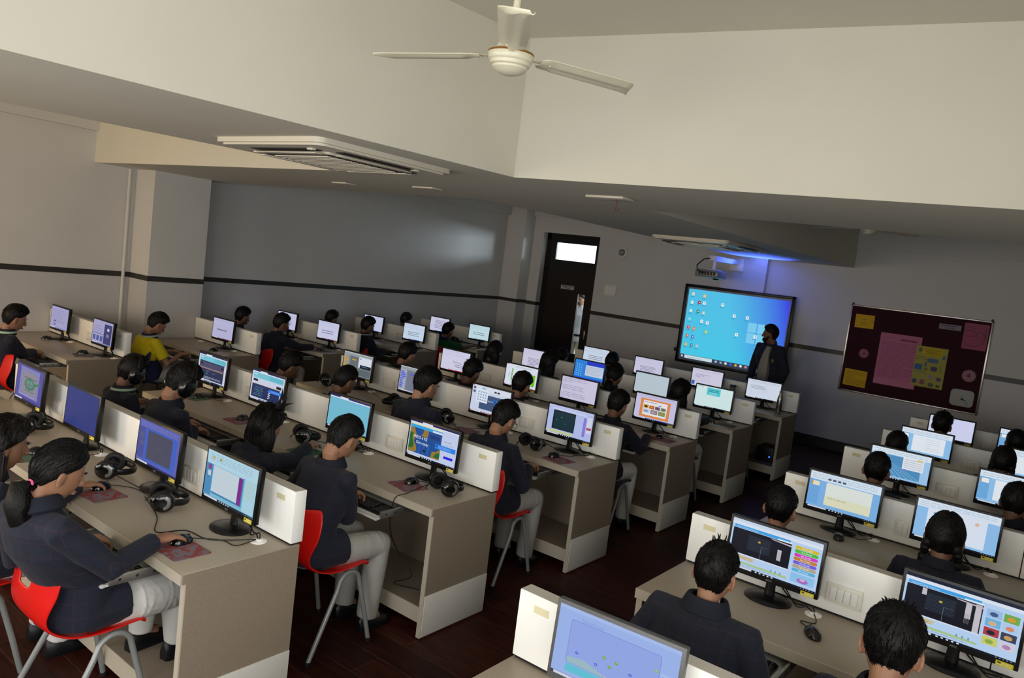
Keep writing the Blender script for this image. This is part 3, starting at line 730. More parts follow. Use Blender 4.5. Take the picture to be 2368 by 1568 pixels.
def desk(b, k):
    x0, x1 = SPAN[b]
    if b == 'A' and k != 1: x0 = -6.34
    y0 = ROWY[b][k]; w = x1 - x0; cx = (x0 + x1) / 2
    lab = 'taupe computer desk with white partition, %s row of the %s' % (rowname(b, k), BLK[b])
    t = thing('computer_desk', lab, 'desk', (cx, y0, 0))
    L = lambda x: x - cx
    hw = w / 2
    mb = MB(); mb.box((0, DD / 2 + 0.004, HT - 0.0225), (w, DD - 0.008, 0.045), 0, None, 0.003)
    mb.box((0, 0.003, HT - 0.0225), (w, 0.006, 0.044), 1); mb.box((hw - 0.002, DD / 2 + 0.005, HT - 0.024), (0.006, DD - 0.012, 0.040), 2); mb.box((-hw + 0.002, DD / 2 + 0.005, HT - 0.024), (0.006, DD - 0.012, 0.040), 2)
    link('worktop', mb.mesh('worktop', [M['taupe'], M['taupe_edge'], M['panel']]), t)
    for s in (-1, 1):
        if s == -1 and b == 'A': continue
        mb = MB(); mb.box((s * (hw - 0.0155), DD / 2 + 0.0135, 0.355), (0.029, DD - 0.027, 0.70)); mb.box((s * (hw - 0.0155), 0.024, 0.355), (0.0285, 0.006, 0.70), 1)
        p = link('side_panel', mb.mesh('side_panel', [M['panel'], M['taupe_edge']]), t)
        mb = MB(); mb.box((s * (hw + 0.001), DD / 2 + 0.0135, 0.13), (0.006, DD - 0.027, 0.236), 0, None, 0.002); link('kick_plate', mb.mesh('kick_plate', M['kick']), p, label='grey-white lower panel')
    for q in (range(1, len(SEAT[b])) if b != 'A' else []):
        xm = (SEAT[b][q - 1] + SEAT[b][q]) / 2
        mb = MB(); mb.box((L(xm), DD / 2 + 0.05, 0.40), (0.026, DD - 0.1, 0.60)); link('divider', mb.mesh('divider', M['panel']), t)
    mb = MB(); mb.box((0, DD - 0.035, 0.385), (w - 0.065, 0.02, 0.64)); link('back_panel', mb.mesh('back_panel', M['panel']), t)
    mb = MB(); mb.box((0, 0.29, 0.11), (w - 0.065, 0.46, 0.09)); mb.box((0, 0.0585, 0.11), (w - 0.065, 0.004, 0.09), 1); link('foot_shelf', mb.mesh('foot_shelf', [M['panel'], M['taupe_edge']]), t)
    mb = MB()
    if b == 'C':
        j = L(2.535); mb.box(((-hw + j) / 2, 0.5415, 0.88), (hw + j - 0.004, 0.063, 0.24), 0, None, 0.003); mb.box(((hw + j) / 2, 0.5415, 0.88), (hw - j - 0.006, 0.063, 0.24), 0, None, 0.003)
    else: mb.box((0, 0.5415, 0.88), (w, 0.063, 0.24), 0, None, 0.003)
    mb.box((0, 0.5415, 0.756), (w - 0.02, 0.05, 0.012), 1); mb.box((0, 0.5415, 0.9995), (w - 0.008, 0.058, 0.0022), 2)
    pt = link('partition', mb.mesh('partition', [M['white_lam'], M['dark_grey'], M['top_shade']]), t, label='white laminate partition')
    for px in {'A': [-5.32], 'B': [-0.845, -2.475], 'C': [1.97]}[b]:
        switch_plate((L(px), 0.51, 0.85), 0.15, 0.088, 1, 4, pt)
    mb = MB(); xe = (hw - 0.10) if b != 'C' else (-hw + 0.10)
    mb.box((xe, 0.5095, 0.952), (0.062, 0.0012, 0.026)); link('tape_label', mb.mesh('tape_label', mat('aged_tape', '#e3dab2', 0.6)), pt, label='yellowed tape label')
    for q, sx in enumerate(SEAT[b]):
        mx = MONX[b][k][q] or sx
        mb = MB(); mb.lathe([(0.036, 0), (0.036, 0.004), (0.032, 0.006), (0.006, 0.0062)], 20, 0, Matrix.Translation((L(mx) + 0.2, 0.43, HT))); mb.box((L(mx) + 0.203, 0.43, HT + 0.009), (0.03, 0.022, 0.008), 0, None, 0.003)
        link('cable_grommet', mb.mesh('cable_grommet', M['plastic_w']), t, label='white round cable grommet')
        if b == 'C' and k > 1 or b == 'A' and k == 1 and q == 0: continue
        tx = sx - 0.07 if b != 'C' else sx + 0.03
        if b == 'B' and k == 0: tx = sx - 0.09
        mb = MB(); mb.box((L(tx), 0.0, 0.656), (0.50, 0.36, 0.008), 0, None, 0.003); mb.tube([(L(tx) - 0.25, -0.178, 0.658), (L(tx) + 0.25, -0.178, 0.658)], 0.012, 8, 0, None, True, 0.6)
        kt = link('keyboard_tray', mb.mesh('keyboard_tray', M['tray']), t, label='white pull-out tray')
        for s in (-1, 1):
            mb = MB(); mb.box((L(tx) + s * 0.256, 0.02, 0.678), (0.012, 0.36, 0.04), 0, None, 0.002)
            for i in range(5): mb.ell((L(tx) + s * 0.263, -0.12 + i * 0.07, 0.678), (0.002, 0.006, 0.006), 8, 6, 1)
            link('slide_rail', mb.mesh('slide_rail', [M['steel'], M['dark_grey']]), kt, label='steel slide rail')
    return t
for b in 'ABC':
    for k in range(len(ROWY[b])): desk(b, k)

# ------------------------------------------------------------------ what the screens show
def taskbar(a, col='#10131c', icons=True):
    a.rect(0, 0, 1, 0.045, col); a.rect(0.03, 0.004, 0.30, 0.041, '#d5dbe8')
    if icons:
        a.rects([(0.34 + i * 0.045, 0.012, 0.36 + i * 0.045, 0.034) for i in range(5)], '#dfe6f0'); a.rects([(0.84 + i * 0.03, 0.016, 0.853 + i * 0.03, 0.03) for i in range(5)], '#8e98aa')
def tabs(a, col='#2b2f7a'):
    a.rect(0, 0.955, 1, 1, col); a.rect(0.25, 0.955, 0.46, 0.995, '#dfe3f2'); a.rect(0, 0.925, 1, 0.955, '#e4e8f3')
def ribbon(a, bg='#dfe9f6', h=0.8):
    a.rect(0, h, 1, 1, bg); a.lines(0.02, 0.965, 0.6, 0.995, 1, '#8fa3bd', 0.5, 4); a.lines(0.05, h + 0.02, 0.95, 0.95, 3, '#b9c7d8', 0.3, 7)
def scr_doc(a, seed=1, tint='#d6d4ee', bar='#a8283a', n=5, hand=None):
    a.rect(0, 0, 1, 1, tint); a.lines(0.02, 0.9, 0.7, 0.98, 2, '#a9a9cc', 0.3, seed)
    a.lines(0.04, 0.7, 0.95, 0.86, 3, '#c3c2df', 0.3, seed + 1)
    if hand: a.text(hand, 0.42, 0.42, 0.11, '#222238', False, -0.06)
    a.lines(0.22 if not hand else 0.5, 0.42 - 0.06 * n if not hand else 0.18, 0.78, 0.55 if not hand else 0.36, n if not hand else 2, '#62617f', 0.3, seed + 2)
    taskbar(a, bar)
def scr_race(a, v):
    a.rect(0, 0, 1, 1, '#cfd6ea'); tabs(a, '#20255e'); a.rect(0.05, 0.74, 0.97, 0.92, '#73c8dc'); a.text('type', 0.08, 0.84, 0.09, '#ffffff'); a.text('racer', 0.17, 0.82, 0.08, '#e6604a')
    a.lines(0.55, 0.78, 0.95, 0.9, 3, '#3e8ca6', 0.3, 3)
    if v == 0:
        a.rect(0.05, 0.08, 0.93, 0.74, '#243055'); a.rect(0.05, 0.52, 0.93, 0.7, '#4c4a6a'); a.rect(0.08, 0.6, 0.17, 0.68, '#1a1f3c'); a.rect(0.82, 0.58, 0.91, 0.66, '#1a1f3c'); a.rect(0.05, 0.46, 0.93, 0.475, '#d98d5a'); a.rects([(0.06 + i * 0.04, 0.49, 0.085 + i * 0.04, 0.505) for i in range(21)], '#cdd5e2')
        a.lines(0.1, 0.1, 0.85, 0.2, 3, '#c7cfe2', 0.35, 5); a.ell(0.35, 0.3, 0.02, 0.02, '#4fbf6a'); a.rects([(0.3, 0.38, 0.42, 0.395), (0.55, 0.34, 0.62, 0.36)], '#7c86b5')
    else:
        a.rect(0.04, 0.08, 0.9, 0.52, '#24305f'); a.rect(0.04, 0.52, 0.9, 0.535, '#8a6a5c'); a.rr(0.06, 0.62, 0.2, 0.7, 0.02, '#20242e'); a.rr(0.78, 0.56, 0.93, 0.65, 0.02, '#20242e')
        for i in range(6): a.rect(0.1 + 0.03 * (i % 3), 0.16 + i * 0.055, 0.38 + 0.02 * (i % 2), 0.17 + i * 0.055, ('#4fbf6a', '#6f7fc6', '#3fa0c0')[i % 3])
        a.rects([(0.56 + 0.03 * (i % 2), 0.14 + i * 0.038, 0.59 + 0.03 * (i % 2), 0.178 + i * 0.038) for i in range(8)], '#e8ecf4'); a.rect(0.57, 0.36, 0.97, 0.47, '#1f74e0'); a.lines(0.64, 0.38, 0.92, 0.45, 2, '#a8cdf8', 0.3, 2)
    taskbar(a, '#1a2250')
def scr_game(a):
    a.rect(0, 0, 1, 1, '#c6d2f0'); tabs(a, '#20205c'); a.rect(0.03, 0.88, 0.68, 0.925, '#e2e7c0'); a.rect(0.02, 0.8, 0.68, 0.88, '#35a8e6'); a.rect(0.48, 0.79, 0.68, 0.85, '#d9e6f4')
    a.rect(0.02, 0.1, 0.68, 0.8, '#1c4f96')
    a.poly([(0.02, 0.1), (0.12, 0.1), (0.2, 0.16), (0.18, 0.3), (0.12, 0.42), (0.16, 0.6), (0.1, 0.8), (0.02, 0.8)], '#9a7a35'); a.poly([(0.26, 0.62), (0.3, 0.72), (0.3, 0.8), (0.4, 0.8), (0.4, 0.66), (0.36, 0.58)], '#9a7a35'); a.poly([(0.5, 0.1), (0.68, 0.1), (0.68, 0.42), (0.6, 0.3), (0.52, 0.28)], '#9a7a35')
    a.poly([(0.02, 0.2), (0.1, 0.2), (0.13, 0.3), (0.08, 0.5), (0.1, 0.62), (0.02, 0.66)], '#246a2c'); a.poly([(0.56, 0.14), (0.68, 0.14), (0.68, 0.3), (0.6, 0.26)], '#246a2c'); a.rect(0.44, 0.62, 0.64, 0.72, '#183a78')
    a.rects([(0.24 + 0.09 * i, 0.12, 0.27 + 0.09 * i, 0.45) for i in range(3)], '#2860b0'); a.ell(0.36, 0.22, 0.03, 0.04, '#16233c')
    a.text('PRESS 6 KE', 0.10, 0.52, 0.115, '#f2f4fa', False, -0.02); a.text('Get ready', 0.17, 0.38, 0.115, '#f2f4fa', False, -0.02)
    a.text('Lessons Plan', 0.73, 0.64, 0.055, '#5a6180'); a.lines(0.73, 0.5, 0.93, 0.6, 2, '#a2aac8', 0.3, 3)
    a.rect(0.57, 0.4, 0.98, 0.53, '#2a86ea'); a.rect(0.585, 0.45, 0.62, 0.51, '#1a4fae'); a.lines(0.64, 0.43, 0.9, 0.5, 2, '#b4d6fa', 0.3, 2); a.rr(0.76, 0.2, 0.95, 0.27, 0.03, '#2026e0')
    taskbar(a, '#0d1030')
def scr_code(a, v):
    blk = '#d3a01c' if v == 0 else '#4f62dd'
    a.rect(0, 0, 1, 1, '#80888c'); a.rect(0, 0.86, 1, 0.97, '#98a2a6'); a.rect(0, 0.97, 1, 1, '#c9d0d2'); a.rect(0, 0.06, 0.2, 0.86, '#8f979a' if v == 0 else '#a9aec4'); a.rect(0.24, 0.06, 0.52, 0.84, '#6a7074' if v == 0 else '#777c90')
    r = random.Random(3 + v)
    a.rects([(0.02, 0.12 + i * 0.07, 0.02 + r.uniform(0.08, 0.17), 0.165 + i * 0.07) for i in range(10)], blk)
    a.rect(0.54, 0.42, 0.98, 0.88, '#dde3ee'); a.ell(0.6, 0.8, 0.02, 0.025, '#2b2f36'); a.rect(0.3, 0.68, 0.44, 0.73, blk)
    if v == 0: a.rect(0.6, 0.4, 0.98, 0.55, '#1b2230'); a.lines(0.66, 0.46, 0.9, 0.52, 1, '#6f86a8', 0.4, 2); a.rect(0.52, 0.08, 0.98, 0.36, '#5e6a70'); a.ell(0.54, 0.28, 0.025, 0.03, '#d6e2ee')
    taskbar(a, '#30363e' if v == 0 else '#b7bdd2', v == 0)
def scr_slides(a, v):
    if v == 'picker':
        a.rect(0, 0, 1, 1, '#cfd8ee'); a.rect(0.0, 0.8, 1, 1, '#dbe2f2'); a.rect(0.0, 0.97, 0.05, 1, '#c03a3a'); a.rects([(0.03, 0.84, 0.09, 0.93), (0.03, 0.7, 0.09, 0.79)], '#56607e'); a.rect(0.13, 0.38, 0.43, 0.86, '#e6ebf6')
        a.rects([(0.16 + 0.065 * i, 0.44 + 0.1 * j, 0.2 + 0.065 * i, 0.5 + 0.1 * j) for i in range(4) for j in range(4)], '#8fb4d8'); a.rects([(0.58, 0.84, 0.64, 0.9), (0.66, 0.84, 0.72, 0.9)], '#1d2536'); a.ell(0.3, 0.91, 0.06, 0.03, '#7fc0d8')
        a.poly([(0.23, 0.14), (0.92, 0.14), (0.92, 0.7), (0.43, 0.7), (0.43, 0.38), (0.23, 0.38)], '#41587f'); a.text('SAVE W', 0.44, 0.46, 0.085, '#cfd8ea'); a.rect(0.58, 0.47, 0.9, 0.57, '#2a78e0'); a.rect(0.6, 0.485, 0.65, 0.555, '#174a9a')
        taskbar(a, '#7d3140')
    elif v == 'green':
        a.rect(0, 0, 1, 1, '#dfe6f2'); a.rect(0, 0.97, 0.08, 1, '#c03a3a'); a.lines(0.3, 0.88, 0.8, 0.95, 2, '#7f93ac', 0.3, 4); a.rects([(0.19 + 0.0 * i, 0.22 + 0.065 * i, 0.235, 0.27 + 0.065 * i) for i in range(9)], '#5db04a'); a.rects([(0.1, 0.5, 0.14, 0.55), (0.1, 0.38, 0.14, 0.42)], '#8aa0d8'); a.rect(0.8, 0.2, 0.95, 0.68, '#86d43a'); a.rect(0.86, 0.14, 0.93, 0.68, '#6bbf28'); taskbar(a, '#7d3140')
    elif v == 'orange':
        a.rect(0, 0, 1, 1, '#c9c6e8'); a.lines(0.05, 0.9, 0.95, 0.98, 2, '#9da0c2', 0.35, 4); a.rect(0.13, 0.08, 0.86, 0.84, '#e08a4a'); a.rect(0.2, 0.17, 0.79, 0.77, '#e9e9ee'); a.lines(0.22, 0.68, 0.6, 0.74, 1, '#7a7f96', 0.4, 2); a.rects([(0.58, 0.62, 0.605, 0.66), (0.615, 0.62, 0.64, 0.66)], '#3858c0')
        for i, c in enumerate(('#c79a24', '#b5601c', '#8a5a60', '#8f9286')): a.rect(0.215 + i * 0.143, 0.45, 0.34 + i * 0.143, 0.59, c); a.ell(0.275 + i * 0.143, 0.52, 0.04, 0.04, ('#2a2116', '#d98a2c', '#4c5470', '#5f6c4c')[i], 10)
        for i, c in enumerate(('#c9cfe2', '#8a7a88', '#6f9a4c')): a.rect(0.215 + i * 0.19, 0.25, 0.385 + i * 0.19, 0.42, c); a.ell(0.29 + i * 0.19, 0.33, 0.06, 0.045, ('#8f97b4', '#b0a4a4', '#b58a5c')[i], 10)
        taskbar(a, '#2a2f66')
    elif v == 'purple':
        a.rect(0, 0, 1, 1, '#7fbcd8'); a.rect(0, 0.72, 1, 1, '#b4d9ea'); a.lines(0.05, 0.8, 0.9, 0.96, 4, '#8fb3c6', 0.25, 3); a.ell(0.13, 0.86, 0.03, 0.03, '#c8b060'); a.ell(0.27, 0.87, 0.025, 0.03, '#b49a50'); a.rect(0, 0.06, 0.14, 0.72, '#4a8ec0'); a.rect(0.045, 0.6, 0.11, 0.7, '#8d3f8c'); a.rect(0.045, 0.46, 0.11, 0.57, '#c3d0dc'); a.rect(0.15, 0.12, 0.76, 0.71, '#3f86b4'); a.rect(0.15, 0.16, 0.74, 0.71, '#c6d6df'); a.rect(0.665, 0.14, 0.74, 0.7, '#7c2a8c'); a.rect(0.78, 0.06, 1, 0.72, '#abd4e6'); a.lines(0.8, 0.36, 0.98, 0.7, 8, '#c8c48a', 0.25, 6); taskbar(a, '#1b2a40')
    elif v == 'dark':
        a.rect(0, 0, 1, 1, '#5c63b4'); a.lines(0.05, 0.85, 0.95, 0.97, 3, '#7f86cc', 0.3, 3); a.rect(0.0, 0.1, 0.17, 0.82, '#4a519c'); a.rects([(0.05, 0.56, 0.14, 0.7), (0.05, 0.38, 0.14, 0.5)], '#5a5c86'); a.rect(0.18, 0.08, 0.94, 0.84, '#3f62c4'); a.rect(0.24, 0.14, 0.84, 0.8, '#4b4c62'); a.rect(0.46, 0.45, 0.62, 0.455, '#6d6e8e'); taskbar(a, '#2a2e72', False)
    elif v == 'title':
        a.rect(0, 0, 1, 1, '#7db3e6'); a.rect(0, 0.78, 1, 1, '#d6e6f4'); a.lines(0.03, 0.82, 0.95, 0.97, 3, '#a9bccb', 0.25, 4); a.rects([(0.26 + 0.07 * i, 0.83, 0.305 + 0.07 * i, 0.88) for i in range(4)], '#47506a'); a.rect(0, 0.1, 0.16, 0.78, '#6ea8e2'); a.rect(0.04, 0.62, 0.15, 0.74, '#e8e2c0'); a.rect(0.04, 0.62, 0.055, 0.74, '#e0a030'); a.rect(0.25, 0.14, 0.9, 0.76, '#dfe6e0'); a.rect(0.25, 0.14, 0.9, 0.4, '#dfdfc2'); a.text('CLICK TO ADD TITLE', 0.29, 0.33, 0.05, '#6c7064'); a.rect(0.3, 0.44, 0.8, 0.443, '#b9c0b8'); taskbar(a)
    elif v == 'shapes':
        a.rect(0, 0, 1, 1, '#8fc0ee'); a.rect(0, 0.8, 1, 1, '#d9e6f5'); a.lines(0.03, 0.83, 0.95, 0.97, 3, '#aab9cb', 0.25, 5); a.rect(0.14, 0.1, 0.86, 0.8, '#dce6f6'); a.ell(0.27, 0.7, 0.06, 0.04, '#5a96d8'); a.poly([(0.24, 0.67), (0.28, 0.66), (0.22, 0.6)], '#5a96d8'); a.ell(0.41, 0.73, 0.025, 0.02, '#5a96d8')
        st = []
        for i in range(16): r_ = 0.045 if i % 2 == 0 else 0.018; st.append((0.74 + r_ * 0.75 * math.cos(i * math.pi / 8), 0.69 + r_ * 1.3 * math.sin(i * math.pi / 8)))
        a.poly(st, '#e0924a'); a.ell(0.74, 0.69, 0.01, 0.018, '#f0d0a8'); taskbar(a)
    elif v == 'rays':
        a.rect(0, 0, 1, 1, '#9dc8ee'); a.rect(0, 0.82, 1, 1, '#dceaf6'); a.lines(0.05, 0.85, 0.95, 0.97, 2, '#aebfd0', 0.3, 5); a.rect(0.08, 0.1, 0.86, 0.8, '#4f8fc0')
        for i in range(7): a.poly([(0.1, 0.8), (0.25 + i * 0.1, 0.1), (0.29 + i * 0.1, 0.1)], '#73acd4')
        a.rect(0.55, 0.42, 0.9, 0.84, '#e3e9f2'); a.lines(0.58, 0.46, 0.88, 0.8, 5, '#a3adc2', 0.25, 4); a.rect(0.78, 0.78, 0.88, 0.82, '#e0c050'); a.ell(0.6, 0.4, 0.02, 0.03, '#8f5fd0'); taskbar(a)
    else:
        a.rect(0, 0, 1, 1, '#8ec2ee'); a.rect(0, 0.8, 1, 1, '#dbe8f5'); a.lines(0.03, 0.84, 0.95, 0.96, 2, '#a8b8ca', 0.28, hash_(v)); a.rect(0.0, 0.1, 0.16, 0.8, '#6fabe0'); a.rect(0.04, 0.62, 0.15, 0.76, '#eef0ee'); a.rect(0.025, 0.62, 0.04, 0.76, '#e0a030'); a.rect(0.24, 0.12, 0.88, 0.78, '#e6edf5'); a.lines(0.5, 0.2, 0.78, 0.72, 6, '#b9c4d4', 0.15, hash_(v) + 2, False); taskbar(a)
def hash_(s): return sum(ord(c) for c in str(s))
def scr_adverb(a):
    a.rect(0, 0, 1, 1, '#cfcbe6')
    tx = ['1. Adverb of place :- Adverb of place is a verb', 'modifier which tells the place of the occurrence of', 'the action or verb.', '', '2. Adverb of manner :- Adverb of manner is an', 'adverb which tells us about manner of how', 'something is done or happens in the sentence.', '', '3. Adverb of degree :- All degree can be used', 'modifies, mixing, or diminish it. How they describe', 'the intensity, degree, or extent of the word they', 'modify.']
    for i, s in enumerate(tx):
        if s: a.text(s, 0.03, 0.925 - i * 0.078, 0.062, '#26243a')
    a.rect(0, 0, 1, 0.035, '#14151d')
def scr_grade(a, v):
    a.rect(0, 0, 1, 1, '#b9d4f6'); a.rect(0, 0.93, 1, 1, '#cddcf4' if v == 0 else '#141c33'); a.rect(0, 0.88, 1, 0.94, '#dfe8f6'); a.rect(0.03, 0.82, 0.66, 0.88, '#3ea4e8'); a.rect(0.52, 0.78, 0.68, 0.84, '#e6eef8'); a.text('Keyboard Typing Adventure', 0.05, 0.832, 0.04, '#dcecfb')
    a.rect(0.02, 0.3, 0.68, 0.81, '#10131f'); a.rect(0.2, 0.42, 0.46, 0.74, '#1d2430')
    a.rects([(0.21 + i * 0.04 + 0.02 * (j % 2), 0.44 + j * 0.036, 0.236 + i * 0.04 + 0.02 * (j % 2), 0.458 + j * 0.036) for i in range(6) for j in range(8)], '#2a3342')
    a.rects([(0.36, 0.31, 0.363, 0.56), (0.36, 0.56, 0.44, 0.563)], '#7a8a94'); a.ell(0.33, 0.64, 0.016, 0.02, '#c8a83a')
    a.rects([(0.54, 0.4, 0.585, 0.62)] if v == 0 else [(0.54, 0.5, 0.59, 0.78), (0.62, 0.3, 0.67, 0.8), (0.16, 0.68, 0.2, 0.8)], '#c9c4cc'); a.rects([(0.54 + 0.012 * (i % 4), 0.41 + 0.02 * (i // 4), 0.546 + 0.012 * (i % 4), 0.42 + 0.02 * (i // 4)) for i in range(36)], '#8f8894'); a.poly([(0.44, 0.8), (0.68, 0.78), (0.68, 0.75), (0.47, 0.78)], '#bcb6c2')
    a.rect(0.02, 0.28, 0.68, 0.3, '#dfe8f6'); a.poly([(0.04, 0.2), (0.3, 0.19), (0.31, 0.26), (0.06, 0.28)], '#c9c9a8'); a.text('TYPETASTIC!', 0.05, 0.2, 0.075, '#d9772c', False, -0.02)
    a.rect(0.02, 0.1, 0.68, 0.14, '#a9c98a'); a.lines(0.04, 0.06, 0.6, 0.1, 1, '#93a6c0', 0.3, 4); a.rects([(0.5 + 0.05 * i, 0.13, 0.515 + 0.05 * i, 0.18) for i in range(3)], '#7f9fb0')
    if v == 0:
        for i, (c, s) in enumerate((('#d8c02a', '2nd Grade'), ('#4fbf3a', '3rd Grade'), ('#d83ac0', '4th Grade'), ('#c9822a', '5th Grade'), ('#7a5fd8', '6th Grade'), ('#b8a888', '7th Grade'), ('#58b4e0', '8th Grade'))):
            a.rr(0.72, 0.76 - i * 0.075, 0.97, 0.825 - i * 0.075, 0.03, c); a.text(s, 0.79, 0.776 - i * 0.075, 0.048, '#f2f6ff')
        a.rr(0.72, 0.1, 0.97, 0.28, 0.02, '#8fc6ee'); a.ell(0.85, 0.16, 0.06, 0.05, '#a86fc8'); a.ell(0.85, 0.18, 0.03, 0.025, '#d8b4d8')
    else:
        for i, c in enumerate(('#9fc0e8', '#6fae4a', '#6fb4e0', '#b0d0f0', '#b03a44', '#39425a', '#cfd06a', '#d8d0e0')):
            u, vv = 0.71 + 0.14 * (i % 2), 0.66 - 0.16 * (i // 2); a.rr(u, vv, u + 0.125, vv + 0.14, 0.01, c); a.ell(u + 0.06, vv + 0.06, 0.035, 0.04, ('#3d5a8c', '#d89a3a', '#d8b48c', '#e08a6a', '#1f2230', '#c8a060', '#8fb04a', '#b08ab8')[i], 10)
    taskbar(a, '#0d1220')
def scr_typing(a):
    a.rect(0, 0, 1, 1, '#9db6ee'); a.rect(0, 0.95, 1, 1, '#a9c0f2'); a.text('Typing Monster', 0.2, 0.855, 0.055, '#8195d8')
    a.rr(0.115, 0.22, 0.865, 0.84, 0.045, '#7076dc'); a.rr(0.118, 0.225, 0.862, 0.835, 0.043, '#94a9ea'); a.poly([(0.12, 0.3), (0.25, 0.34), (0.45, 0.25), (0.6, 0.24), (0.6, 0.226), (0.13, 0.226)], '#9dbec8')
    for u, v, c in ((0.2, 0.4, '#5a66e0'), (0.43, 0.5, '#6fae1e'), (0.53, 0.49, '#6fae1e'), (0.48, 0.4, '#6fae1e'), (0.65, 0.42, '#5a66e0'), (0.37, 0.36, '#5a66e0'), (0.84, 0.62, '#8fbf5a')):
        a.ell(u, v, 0.014, 0.02, c); a.ell(u, v + 0.003, 0.004, 0.006, '#dfe8d0', 8)
    r = random.Random(5); a.rects([(u, v, u + 0.004, v + 0.005) for u, v in [(r.uniform(0.16, 0.8), r.uniform(0.3, 0.78)) for _ in range(12)]], '#6d7cc0')
    a.rect(0.12, 0.1, 0.86, 0.21, '#5ec4d8'); a.rect(0.88, 0.4, 0.98, 0.62, '#a8c6f4'); a.lines(0.89, 0.42, 0.97, 0.6, 5, '#7f96d0', 0.25, 3); a.rect(0.9, 0.5, 0.96, 0.515, '#c84a5a'); taskbar(a, '#3b4054')
def scr_sheet(a, v):
    a.rect(0, 0, 1, 1, '#d3cfe6' if v == 0 else '#d4deee'); a.lines(0.05, 0.84, 0.95, 0.97, 2, '#aab0c6', 0.3, v + 3)
    a.rects([(0.1, 0.3 + 0.09 * i, 0.6, 0.304 + 0.09 * i) for i in range(6)] + [(0.1 + 0.125 * i, 0.3, 0.103 + 0.125 * i, 0.754) for i in range(5)], '#a9adc4'); a.lines(0.12, 0.5, 0.58, 0.72, 3, '#7d83a2', 0.3, v + 1)
    if v == 0: a.rect(0.01, 0.06, 0.12, 0.28, '#3a66b0')
    taskbar(a, '#10131c')
